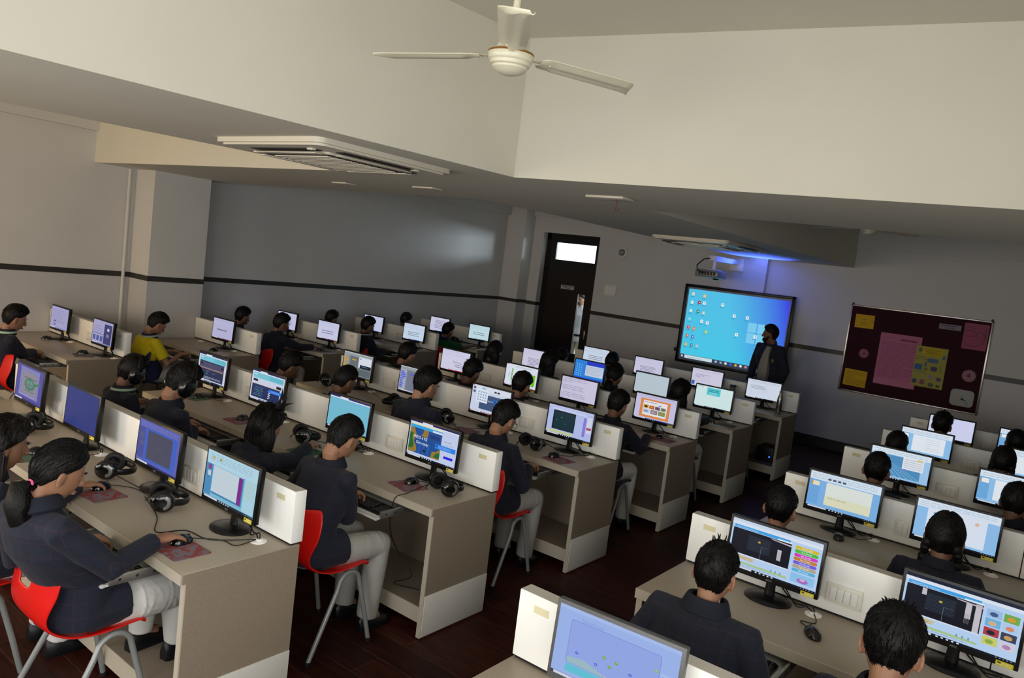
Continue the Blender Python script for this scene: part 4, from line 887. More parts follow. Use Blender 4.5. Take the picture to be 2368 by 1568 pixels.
SCREEN = {
 ('B', 0, 0): (lambda a: (a.rect(0, 0, 1, 1, '#4a4aa0'), a.rect(0.13, 0.12, 0.86, 0.95, '#7f7fb4'), a.rect(0.22, 0.22, 0.78, 0.82, '#8a8794'), a.ell(0.52, 0.5, 0.2, 0.17, '#3f7a68'), a.ell(0.52, 0.52, 0.13, 0.11, '#5f9484'), a.rect(0.3, 0.66, 0.76, 0.685, '#37685a'), a.rect(0.5, 0.62, 0.53, 0.7, '#37685a'), a.poly([(0.7, 0.5), (0.92, 0.58), (0.92, 0.64), (0.7, 0.58)], '#3f7a68'), a.rect(0.36, 0.29, 0.7, 0.31, '#37685a'), a.ell(0.5, 0.48, 0.05, 0.05, '#9a6a9a'), a.rects([(0.52, 0.36, 0.535, 0.62), (0.4, 0.48, 0.64, 0.495)], '#2f6a5c'), a.lines(0.15, 0.13, 0.85, 0.2, 1, '#a9a9cc', 0.3, 2), taskbar(a, '#2c2c74', False)), 'a green flying machine drawing on a lilac page'),
 ('B', 0, 1): (lambda a: a.rect(0, 0, 1, 1, '#24347c'), 'a plain dark blue picture'),
 ('B', 0, 2): (lambda a: scr_slides(a, 'dark'), 'a dark grey slide in a violet editor'),
 ('B', 0, 3): (lambda a: scr_slides(a, 'purple'), 'a slide with a purple stripe in a pale blue editor'),
 ('B', 1, 0): (lambda a: scr_race(a, 0), 'a typing race page with dark track, behind a boy in a headset'),
 ('B', 1, 1): (lambda a: scr_race(a, 1), 'a typing race with chequered flag and blue popup'),
 ('B', 1, 2): (lambda a: (a.rect(0, 0, 1, 1, '#76bfd8'), tabs(a, '#2a2c78'), taskbar(a, '#101a30')), 'an empty sky blue page'),
 ('B', 1, 3): (scr_game, 'a river game reading PRESS 6 KE and Get ready'),
 ('B', 2, 0): (lambda a: scr_code(a, 0), 'grey block coding with yellow blocks'),
 ('B', 2, 1): (lambda a: scr_code(a, 1), 'grey block coding with blue blocks'),
 ('B', 2, 2): (lambda a: scr_slides(a, 'picker'), 'a slide reading SAVE W behind a shape picker'),
 ('B', 2, 3): (lambda a: (a.rect(0, 0, 1, 1, '#b4c0ee'), a.rect(0, 0.93, 1, 1, '#c0c8f2'), a.rect(0.08, 0.85, 0.86, 0.91, '#c9d4f0'), a.rect(0.12, 0.18, 0.62, 0.84, '#0e1c26'), a.rect(0.15, 0.2, 0.6, 0.8, '#15323c'), a.rects([(0.3, 0.62, 0.33, 0.635), (0.2, 0.5, 0.22, 0.515), (0.4, 0.42, 0.42, 0.43)], '#7fd0b8'), a.rect(0.8, 0.16, 0.86, 0.8, '#8a7ae0'), a.rect(0.88, 0.3, 0.98, 0.85, '#d3d8ee'), a.rect(0.88, 0.42, 0.98, 0.5, '#b04a5a'), a.rect(0.03, 0.06, 0.6, 0.15, '#c6cf9a'), taskbar(a)), 'a dark teal game window on a pale violet page'),
 ('B', 3, 0): (lambda a: scr_doc(a, 2, hand='Type the text'), 'a lilac document with large slanted handwriting'),
 ('B', 3, 1): (lambda a: scr_slides(a, 'green'), 'a slide with a bright green rectangle'),
 ('B', 3, 2): (scr_adverb, 'large paragraphs about adverbs'),
 ('B', 3, 3): (lambda a: scr_slides(a, 'orange'), 'a slide of small pictures in an orange frame'),
 ('B', 4, 0): (lambda a: scr_doc(a, 5, '#d3cfe8', '#2a2f66', 9), 'a lilac page of short centred lines'),
 ('B', 4, 1): (lambda a: (a.rect(0, 0, 1, 1, '#2f86e0'), a.rect(0.4, 0.8, 1, 1, '#2a3cc8'), a.rects([(0.06 + 0.08 * i, 0.15 + 0.1 * j, 0.1 + 0.08 * i, 0.2 + 0.1 * j) for i in range(3) for j in range(7)], '#6fb8f0'), a.rect(0.38, 0.22, 0.98, 0.78, '#c9d3e8'), a.lines(0.42, 0.3, 0.94, 0.74, 7, '#97a3be', 0.25, 3), a.rect(0, 0, 1, 0.1, '#2a56d8')), 'a bright blue desktop with a pale window'),
 ('B', 4, 2): (lambda a: (a.rect(0, 0, 1, 1, '#bccbd6'), a.rect(0, 0.96, 1, 1, '#aebecb'), a.lines(0.03, 0.9, 0.2, 0.93, 1, '#93a3b2', 0.4, 2), taskbar(a)), 'an almost empty blue-grey page'),
 ('B', 4, 3): (lambda a: (a.rect(0, 0, 1, 1, '#d3ebec'), a.rect(0.02, 0.93, 0.2, 0.98, '#b7c9d0'), a.rect(0.3, 0.6, 0.67, 0.95, '#4cc8d8'), a.lines(0.36, 0.74, 0.62, 0.88, 2, '#1d5a66', 0.4, 3), a.lines(0.38, 0.64, 0.58, 0.74, 2, '#c8f0f4', 0.35, 3), taskbar(a)), 'a pale page with one turquoise box'),
 ('B', 5, 0): (lambda a: scr_doc(a, 8, '#cddcee', '#2a2f66', 3), 'a pale blue page with a few short lines'),
 ('B', 5, 1): (lambda a: scr_doc(a, 11, '#cfcde8', '#2a2f66', 6), 'a lilac page with a heading and lines'),
 ('B', 5, 2): (lambda a: scr_sheet(a, 0), 'a pinkish table with a blue corner box'),
 ('B', 5, 3): (lambda a: scr_sheet(a, 1), 'a pale spreadsheet, next to the steel bottle'),
 ('A', 0, 0): (lambda a: (a.rect(0, 0, 1, 1, '#a5a2cc'), a.lines(0.1, 0.25, 0.8, 0.9, 7, '#8886b4', 0.25, 2), a.rects([(0.2, 0.14, 0.32, 0.2), (0.2, 0.3, 0.32, 0.36)], '#56567c'), taskbar(a, '#8280b0', False)), 'a lilac page with two small grey boxes'),
 ('A', 0, 1): (lambda a: (a.rect(0, 0, 1, 1, '#a6a4cc'), a.rect(0.58, 0.05, 0.96, 0.9, '#34386e'), a.ell(0.78, 0.68, 0.06, 0.07, '#c4c6de'), a.ell(0.77, 0.42, 0.08, 0.08, '#7d7f8e'), a.rect(0.03, 0.42, 0.58, 0.44, '#34386e'), a.rects([(0.05 + 0.18 * i, 0.12, 0.18 + 0.18 * i, 0.34) for i in range(3)], '#4a5a9c'), a.lines(0.05, 0.5, 0.5, 0.8, 3, '#8583ac', 0.3, 2), taskbar(a, '#8b8ab4', False)), 'a lilac page with a navy side column'),
 ('A', 1, 1): (lambda a: scr_doc(a, 21, '#bab8da', '#7d3a5a', 1), 'an almost blank lilac page, to the right of the boy in yellow'),
 ('A', 2, 0): (lambda a: scr_doc(a, 22, '#c6c8e6', '#2a2f66', 3), 'a pale page half hidden behind a boy on a red chair'),
 ('A', 2, 1): (lambda a: scr_doc(a, 23, '#cdd0ec', '#7d3a5a', 2), 'a pale page with two lines at its middle'),
 ('A', 3, 0): (lambda a: (a.rect(0, 0, 1, 1, '#c6cbea'), a.rect(0.02, 0.9, 0.06, 0.97, '#8a8fb8'), taskbar(a, '#233a7a')), 'a blank pale screen behind a boy with a tuft of hair'),
 ('A', 3, 1): (lambda a: scr_doc(a, 24, '#cbdcf0', '#233a7a', 3), 'a pale blue page with a heading'),
 ('A', 4, 0): (lambda a: (a.rect(0, 0, 1, 1, '#cfcfea'), a.lines(0.25, 0.2, 0.9, 0.85, 6, '#4c4c6a', 0.25, 6), taskbar(a, '#233a7a')), 'a list of dark lines, behind the boy in green'),
 ('A', 4, 1): (lambda a: scr_doc(a, 26, '#c3e2e8', '#1f3a4a', 2), 'a pale teal page with lines at the upper left'),
 ('C', 0, 0): (scr_typing, 'a typing game with green and blue dots, in a silver grey frame'),
 ('C', 1, 0): (lambda a: scr_grade(a, 0), 'a dark brick game beside coloured grade buttons'),
 ('C', 1, 1): (lambda a: scr_grade(a, 1), 'a dark brick game beside two columns of small pictures'),
 ('C', 2, 0): (lambda a: scr_slides(a, 'title'), 'a cream slide reading CLICK TO ADD TITLE'),
 ('C', 2, 1): (lambda a: scr_slides(a, 'shapes'), 'a slide with blue bubbles and an orange star'),
 ('C', 3, 0): (lambda a: scr_slides(a, 'rays'), 'a blue slide with light rays and a popup'),
 ('C', 3, 1): (lambda a: scr_slides(a, 'plain one'), 'a white slide in a blue editor, at the right edge'),
 ('C', 4, 0): (lambda a: scr_slides(a, 'plain two'), 'a white slide with faint marks between two heads'),
 ('C', 4, 1): (lambda a: scr_slides(a, 'plain 3'), 'a pale slide behind the far girl with two braids'),
 ('C', 5, 0): (lambda a: (a.rect(0, 0, 1, 1, '#d2d6f4'), taskbar(a)), 'a blank white page just under the notice board'),
 ('C', 5, 1): (lambda a: scr_slides(a, 'plain four'), 'a pale blue editor at the far right corner'),
}
# ------------------------------------------------------------------ monitors
MW, MH, TILT = 0.432, 0.258, R(3.4)
def monitor_meshes(bezel):
    d = {}
    Xt = Matrix.Translation((0, -0.03, 0.085)) @ Matrix.Rotation(-TILT, 4, 'X')
    mb = MB(); mb.box((0, 0.014, MH / 2), (MW, 0.028, MH), 0, Xt, 0.004); mb.box((0, 0.033, MH / 2), (MW * 0.72, 0.02, MH * 0.66), 1, Xt, 0.008)
    d['housing'] = mb.mesh('housing', [bezel, M['black']])
    mb = MB(); mb.tube([(0, 0.015, 0.004), (0, 0.018, 0.06), (0, 0.012, 0.15)], [0.026, 0.022, 0.026], 12, 0, None, True, 0.55, (0, 1, 0)); d['neck'] = mb.mesh('stand_neck', M['black'])
    mb = MB(); S = Matrix.Diagonal((1, 0.82, 1, 1)); mb.lathe([(0.106, 0), (0.106, 0.005), (0.1, 0.010), (0.06, 0.016), (0.03, 0.02)], 36, 0, S); d['base'] = mb.mesh('stand_base', M['black'])
    a = Art(0.058, 0.019, '#d8c81c', thick=0.0006); a.lines(0.1, 0.15, 0.9, 0.85, 2, '#f3efc4', 0.4, 3); a.rect(0.1, 0.45, 0.3, 0.8, '#5b561c'); d['sticker'] = a.mesh('sticker', M['paper'])
    a = Art(0.03, 0.011, '#0c0c0d' if bezel is M['black'] else '#4c4c4b'); a.text('AOC', 0.5, 0.12, 1.05, '#8f9092', True); d['logo'] = a.mesh('logo', M['paper'])
    return d, Xt
MM_, XT = monitor_meshes(M['black'])
MMS, _ = monitor_meshes(M['silver_bezel'])
def cable_mesh(pts, r=0.0028, name='cable'):
    P = [V(p) for p in pts]; out = []
    for i in range(len(P) - 1):
        p0, p1, p2, p3 = P[max(i - 1, 0)], P[i], P[i + 1], P[min(i + 2, len(P) - 1)]
        for k in range(6):
            s = k / 6
            out.append(0.5 * ((2 * p1) + (p2 - p0) * s + (2 * p0 - 5 * p1 + 4 * p2 - p3) * s * s + (3 * p1 - p0 - 3 * p2 + p3) * s ** 3))
    out.append(P[-1])
    mb = MB(); mb.tube(out, r, 6)
    return mb.mesh(name, M['cable'])
CAB = cable_mesh([(0.01, 0.03, 0.11), (0.05, 0.05, 0.05), (0.11, 0.045, 0.012), (0.16, 0.03, 0.02), (0.198, 0.012, 0.012)], 0.0035)
CAB2 = cable_mesh([(0.03, 0.03, 0.11), (0.08, 0.055, 0.03), (0.13, 0.02, 0.008), (0.18, 0.03, 0.03), (0.204, 0.018, 0.012)], 0.003)
SW, SHH = MW - 0.026, MH - 0.037
def monitor(b, k, q):
    x = MONX[b][k][q]; y = ROWY[b][k] + 0.415
    fn, desc = SCREEN[(b, k, q)]
    mm = MMS if (b, k) == ('C', 0) else MM_
    t = thing('monitor', 'black monitor showing ' + desc if b + str(k) != 'C0' else 'monitor showing ' + desc, 'monitor', (x, y, HT), {('B', 0): 0.0, ('C', 0): 0.06}.get((b, k), 0.0))
    h = link('housing', mm['housing'], t)
    a = Art(SW, SHH, '#202020', 0.0001); fn(a)
    o = link('screen', a.mesh('screen', M['screen']), h); o.matrix_local = XT @ Matrix.Translation((0, -0.0006, 0.024))
    o = link('logo', mm['logo'], h); o.matrix_local = XT @ Matrix.Translation((0, -0.0004, 0.0065))
    o = link('sticker', mm['sticker'], h, label='yellow sticker'); o.matrix_local = XT @ Matrix.Translation((MW / 2 - 0.045, -0.0012, 0.001))
    link('stand_neck', mm['neck'], t); link('stand_base', mm['base'], t)
    link('cable', CAB, t)
    if k < 3: link('cable', CAB2, t)
    return t
for key in SCREEN: monitor(*key)

# ------------------------------------------------------------------ keyboards, mice, pads, headsets
def keyboard_meshes():
    mb = MB(); mb.prism(rrect(0.44, 0.135, 0.012, 4), 0, 0.012); mb.box((0, 0.058, 0.014), (0.42, 0.014, 0.008), 0, None, 0.003)
    base = mb.mesh('case', M['black'])
    mb = MB(); mb2 = MB()
    for r_ in range(6):
        n = 15; off = (0, 0.004, 0.008, 0.012, 0.02, 0)[r_]
        for c in range(n + 4):
            xx = -0.205 + off * 0.4 + c * 0.0225
            if xx > 0.208 or (c == 15): continue
            if r_ == 5 and 4 <= c <= 8:
                if c == 6: mb.box((xx, -0.052, 0.0155), (0.1, 0.0145, 0.007), 0, None)
                continue
            mb.box((xx, 0.046 - r_ * 0.0195, 0.0155), (0.0185, 0.0158, 0.007), 0)
            if (r_ * 7 + c) % 1 == 0: mb2.box((xx - 0.003, 0.048 - r_ * 0.0195, 0.0192), (0.004, 0.004, 0.0004), 0)
    mb.m = [0] * len(mb.f); o = len(mb.v)
    mb.add(mb2.v, mb2.f, 1)
    keys = mb.mesh('keys', [M['dark_grey'], mat('key_legend', '#9a9a9a', 0.5)], False)
    return base, keys
KB, KK = keyboard_meshes()
def keyboard(x, y, label):
    t = thing('keyboard', label, 'keyboard', (x, y, 0.660))
    link('case', KB, t); link('keys', KK, t)
    return t
def mouse_meshes():
    mb = MB(); rr = []
    for i in range(13):
        s = i / 12; y = -0.052 + 0.104 * s
        w = 0.031 * (1 - abs(2 * s - 0.95) ** 2.6 * 0.55) * (0.25 + 0.75 * min(1, min(s, 1 - s) * 9)); h = 0.034 * (math.sin(math.pi * (0.1 + 0.82 * s)) ** 0.8) * (0.2 + 0.8 * min(1, min(s, 1 - s) * 8))
        rr.append([V((w * math.cos(a_), y, max(0.0, 0.004 + h * max(0, math.sin(a_)) ** 0.75) if math.sin(a_) > 0 else 0.0)) for a_ in [2 * math.pi * k / 16 for k in range(16)]])
    mb.rings(rr); body = mb.mesh('shell', M['black_gloss'], True, 60)
    mb = MB(); mb.lathe([(0.008, -0.003), (0.009, 0), (0.008, 0.003)], 14, 0, Matrix.Translation((0, 0.028, 0.026)) @ Matrix.Rotation(R(90), 4, 'Y')); return body, mb.mesh('scroll_wheel', M['dark_grey'])
MS, MWH = mouse_meshes()
def mouse(x, y, rz, label, gx=None, gy=None, z=None):
    t = thing('mouse', label, 'mouse', (x, y, z or 0.7535), R(rz))
    link('shell', MS, t); link('scroll_wheel', MWH, t)
    if gx is not None:
        L = Matrix.Rotation(-R(rz), 3, 'Z'); g = L @ V((gx - x, gy - y, 0))
        rr = random.Random(int(x * 1000)); m1 = g * 0.35 + V((rr.uniform(-.05, .05), 0.05, 0)); m2 = g * 0.7 + V((rr.uniform(-.05, .05), -0.03, 0))
        link('cable', cable_mesh([(0, 0.05, 0.008), (m1.x, m1.y, 0.001), (m2.x, m2.y, 0.001), (g.x, g.y, 0.008)], 0.0022), t)
    return t
def mousepad(x, y, rz, kind, label):
    mb = MB(); mb.prism(rrect(0.20, 0.165, 0.008, 3), 0, 0.003)
    o = link('mouse_pad', mb.mesh('mouse_pad', M['pad_' + kind]), None, (x, y, HT + 0.0003), (0, 0, R(rz)))
    return tag(o, label, 'mouse pad')
def headset_meshes():
    d = {}
    mb = MB(); pts = [(0.085 * math.cos(R(a_)), 0, 0.02 + 0.1 * math.sin(R(a_))) for a_ in range(-8, 189, 14)]
    mb.tube(pts, 0.0075, 12, 0, None, True, 2.3, (0, 1, 0)); d['headband'] = mb.mesh('headband', M['black'])
    X = lambda s: Matrix.Translation((s * 0.083, 0, 0)) @ Matrix.Rotation(R(90) * s, 4, 'Y')
    for s in (-1, 1):
        mb = MB(); mb.lathe([(0.047, -0.008), (0.050, 0.0), (0.047, 0.010), (0.036, 0.019), (0.015, 0.022), (0.004, 0.022)], 28, 0, X(s) @ Matrix.Diagonal((1.12, 1, 1, 1))); d['cup%d' % s] = mb.mesh('ear_cup', M['black_gloss'])
        mb = MB(); P = [(0.034 * math.cos(2 * math.pi * k / 24), 0.03 * math.sin(2 * math.pi * k / 24)) for k in range(24)]
        mb.rings([[X(s) @ Matrix.Diagonal((1.12, 1, 1, 1)) @ V(((0.036 + 0.013 * math.cos(2 * math.pi * j / 8)) * math.cos(2 * math.pi * k / 24), (0.036 + 0.013 * math.cos(2 * math.pi * j / 8)) * math.sin(2 * math.pi * k / 24), -0.015 + 0.011 * math.sin(2 * math.pi * j / 8))) for j in range(8)] for k in range(24)], 0, None, False, True); d['pad%d' % s] = mb.mesh('cushion', M['cushion'])
        mb = MB(); mb.lathe([(0.037, 0.0185), (0.034, 0.0205), (0.022, 0.0225), (0.018, 0.0222)], 28, 0, X(s), False)
        keep = [f for f in mb.f if (lambda c: c.z > 0.004 and c.y < 0.03)(sum((mb.v[i] for i in f), V()) / len(f))]
        mb.f = keep; mb.m = [0] * len(keep); mb.c = [None] * len(keep); d['trim%d' % s] = mb.mesh('silver_trim', mat('dull_silver_trim', '#8f908f', 0.35, 0.7))
    mb = MB(); mb.tube([(-0.1, 0.0, -0.01), (-0.105, 0.04, -0.045), (-0.09, 0.09, -0.08), (-0.06, 0.115, -0.09)], 0.0035, 8); mb.ell((-0.052, 0.12, -0.09), (0.016, 0.013, 0.013), 12, 8); d['mic'] = mb.mesh('microphone', M['black'])
    return d
HS = headset_meshes()
def headset(Mx, label, cable=None, rz_label='headset'):
    t = thing('headset', label, 'headset')
    t.matrix_world = Mx
    link('headband', HS['headband'], t)
    for s in (-1, 1):
        c = link('ear_cup', HS['cup%d' % s], t); link('cushion', HS['pad%d' % s], c)
        if cable: link('silver_trim', HS['trim%d' % s], c, label='silver arc')
    link('microphone', HS['mic'], t)
    if cable:
        I = Mx.inverted(); link('cable', cable_mesh([I @ V(p) for p in cable], 0.0026), t)
    return t
def headset_on_desk(x, y, rz, label, cable=None):
    return headset(Matrix.Translation((x, y, HT + 0.052)) @ Matrix.Rotation(R(rz), 4, 'Z') @ Matrix.Rotation(R(-97), 4, 'X') @ Matrix.Translation((0, 0, 0)), label, cable)

# ------------------------------------------------------------------ chairs
def chair_meshes():
    prof = [(0.165, 0.418), (0.163, 0.44), (0.135, 0.449), (0.08, 0.445), (0.02, 0.438), (-0.05, 0.435), (-0.11, 0.44), (-0.165, 0.456), (-0.205, 0.485), (-0.23, 0.5186), (-0.241, 0.5564), (-0.243, 0.5984), (-0.24, 0.6404), (-0.234, 0.6824), (-0.226, 0.7202), (-0.219, 0.7496), (-0.213, 0.7706), (-0.209, 0.7849)]
    hwid = [0.185, 0.198, 0.204, 0.205, 0.204, 0.202, 0.196, 0.184, 0.172, 0.168, 0.175, 0.188, 0.198, 0.201, 0.197, 0.188, 0.176, 0.16]
    NU = 16; vs = []; keepf = []
    for i, (y, z) in enumerate(prof):
        w = hwid[i]; back = max(0, min(1, (i - 8) / 4))
        for j in range(NU + 1):
            u = j / NU * 2 - 1
            yy = y + back * 0.045 * u * u; zz = z + (1 - back) * 0.012 * u ** 4 - (0.03 * (1 - u * u) ** 2 if i >= 17 else 0)
            vs.append((u * w, yy, zz))
    for i in range(len(prof) - 1):
        for j in range(NU):
            u = (j + 0.5) / NU * 2 - 1
            if i >= 15 and abs(u) < 0.36: continue                      # notch between the two horns
            if i in (12, 13) and abs(u) < 0.25: continue                # hand hole
            o = i * (NU + 1) + j
            keepf.append((o, o + 1, o + NU + 2, o + NU + 1))
    mb = MB(); mb.add(vs, keepf)
    out = {}
    for nm in ('red', 'navy_pl', 'pink'):
        me = evaluated(mb.mesh('seat_shell', M[nm], False), [('SOLIDIFY', dict(thickness=0.010, offset=0.0)), ('SUBSURF', dict(levels=2, render_levels=2))])
        me.name = 'seat_shell'
        me.polygons.foreach_set('use_smooth', [True] * len(me.polygons)); out[nm] = me
    for s in (-1, 1):
        mb = MB(); p = [(s * 0.215, -0.205, 0.012), (s * 0.198, -0.045, 0.34)]
        for a_ in range(150, 5, -18): p.append((s * 0.186, 0.040 + 0.070 * math.cos(R(a_)), 0.350 + 0.072 * math.sin(R(a_))))
        p += [(s * 0.20, 0.150, 0.20), (s * 0.213, 0.195, 0.012)]
        mb.tube(p, 0.0125, 10); mb.tube([(s * 0.186, 0.04, 0.421), (s * 0.1, 0.03, 0.421), (0, 0.03, 0.421)], 0.010, 8); out['leg%d' % s] = mb.mesh('leg', M['tube'])
        for nm, yy in (('f', 0.195), ('r', -0.205)):
            mb = MB(); mb.lathe([(0.014, 0), (0.016, 0.004), (0.0145, 0.024)], 12, 0, Matrix.Translation((s * 0.214, yy, 0))); out['foot%s%d' % (nm, s)] = mb.mesh('rubber_foot', M['rubber'])
    return out
CH = chair_meshes()
def chair(x, y, rz, col, label, legs=True):
    t = thing('chair', label, 'chair', (x, y, 0), R(rz))
    link('seat_shell', CH[col], t)
    for s in (-1, 1):
        l = link('leg', CH['leg%d' % s], t)
        for nm in 'fr': link('rubber_foot', CH['foot%s%d' % (nm, s)], l)
    return t
# ------------------------------------------------------------------ people
HA, HB, HC = 0.073, 0.093, 0.118
def skull(d):
    x, y, z = d
    px, py, pz = HA * x, HB * y, HC * z
    if z < 0:
        t = -z
        px *= 1 - 0.30 * t ** 1.5
        if y < 0: py *= 1 - 0.42 * t
        else: py *= 1.0 + 0.03 * t
    if y > 0:
        py *= 0.97 - 0.05 * max(0, 1 - abs(z + 0.1) * 1.4) * max(0, 1 - abs(x) * 1.1) * 0
        for s in (-1, 1):
            g = math.exp(-((x - s * 0.40) / 0.17) ** 2 - ((z - 0.02) / 0.13) ** 2); py -= 0.010 * g       # eye sockets
            g = math.exp(-((x - s * 0.5) / 0.2) ** 2 - ((z + 0.28) / 0.16) ** 2); py += 0.004 * g         # cheeks
        py += 0.004 * math.exp(-(x / 0.5) ** 2 - ((z - 0.17) / 0.08) ** 2)                                # brow
        py += 0.010 * math.exp(-(x / 0.22) ** 2 - ((z + 0.80) / 0.16) ** 2)                               # chin
    return V((px, py, pz))
def dirs(n, m):
    for i in range(1, m):
        t = math.pi * i / m
        yield [V((math.sin(t) * math.cos(2 * math.pi * k / n), math.sin(t) * math.sin(2 * math.pi * k / n), -math.cos(t))) for k in range(n)]
ZB_B = [(0, 0.60), (35, 0.56), (55, 0.44), (70, 0.30), (84, 0.20), (102, 0.14), (112, -0.20), (125, -0.52), (150, -0.72), (180, -0.76)]
ZB_G = [(0, 0.66), (35, 0.58), (60, 0.36), (80, 0.20), (95, 0.02), (115, -0.25), (140, -0.50), (180, -0.55)]
def interp(tab, a_):
    for (a0, v0), (a1, v1) in zip(tab, tab[1:]):
        if a_ <= a1: return v0 + (v1 - v0) * (a_ - a0) / (a1 - a0)
    return tab[-1][1]
def sstep(x): x = max(0, min(1, x)); return x * x * (3 - 2 * x)

def hair_off(d, style, seed):
    a_ = math.degrees(abs(math.atan2(d.x, d.y)))
    girl = style in ('pony', 'braids', 'long', 'bob')
    zb = interp(ZB_G if girl else ZB_B, a_)
    m = sstep((d.z - zb) / (0.14 if girl else 0.22) + 0.5)
    nz = noise.noise(d * 3.1 + V((seed, 0, 0))); nf = noise.noise(d * 11 + V((0, seed, 0)))
    if girl:
        h = 0.012 + 0.006 * max(0, d.z) + 0.002 * nz + 0.0015 * nf
        if style in ('bob', 'long'): h += 0.010 + 0.006 * nz
        if style in ('braids', 'pony') and abs(d.x) < 0.05 and d.z > 0.1 and style == 'braids': h -= 0.006
    else:
        h = 0.0035 + 0.0205 * sstep((d.z + 0.35) * 0.85) + 0.005 * nz * max(0.2, d.z) + 0.003 * nf
        if d.y > 0.2 and d.z > 0.4: h += 0.008 * (d.y)
        if style == 'crew': h *= 0.72
        if style == 'spiky': h += 0.006 * max(0, d.z)
    return -0.006 + m * (h + 0.006), m

def hand(mb, w, f, n, side, pose, s):
    f = V(f).normalized(); n = V(n); n = (n - f * n.dot(f)).normalized(); r = f.cross(n); t = -r * side
    def el(c, rx, ry): return [c + r * rx * math.cos(2 * math.pi * k / 14) + n * ry * math.sin(2 * math.pi * k / 14) for k in range(14)]
    mb.rings([el(w - f * 0.03 * s, 0.023 * s, 0.018 * s), el(w, 0.024 * s, 0.017 * s), el(w + f * 0.03 * s, 0.034 * s, 0.017 * s), el(w + f * 0.06 * s + n * 0.003, 0.039 * s, 0.014 * s), el(w + f * 0.083 * s, 0.037 * s, 0.011 * s)])
    ang = {'mouse': (14, 22, 26), 'type': (30, 38, 26), 'rest': (16, 24, 18), 'flat': (6, 10, 10)}[pose]
    for i, (o, ln, sp) in enumerate(((0.030, 0.068, 9), (0.0105, 0.076, 2), (-0.0105, 0.071, -4), (-0.0305, 0.056, -11))):
        p = w + f * (0.078 - 0.004 * (i in (0, 3))) * s + t * o * s
        ff = Matrix.Rotation(R(sp) * side, 3, n) @ f
        pts = [p]; a_ = 0
        for q, (k_, fr) in enumerate(zip(ang, (0.44, 0.32, 0.24))):
            a_ += R(k_ * (1 + 0.12 * (i % 2)))
            p = p + (ff * math.cos(a_) - n * math.sin(a_)) * ln * fr * s; pts.append(p)
        mb.tube(pts, [0.0098 * s, 0.0092 * s, 0.0085 * s, 0.0075 * s], 8, 0, None, True, 1.0, None, True)
    p = w + f * 0.022 * s + t * 0.026 * s
    d1 = (f * 0.75 + t * 0.75 - n * 0.25).normalized(); d2 = (f * 0.95 + t * 0.25 - n * 0.3).normalized()
    mb.tube([p, p + d1 * 0.034 * s, p + d1 * 0.034 * s + d2 * 0.03 * s], [0.0135 * s, 0.0112 * s, 0.009 * s], 8, 0, None, True, 1.0, None, True)

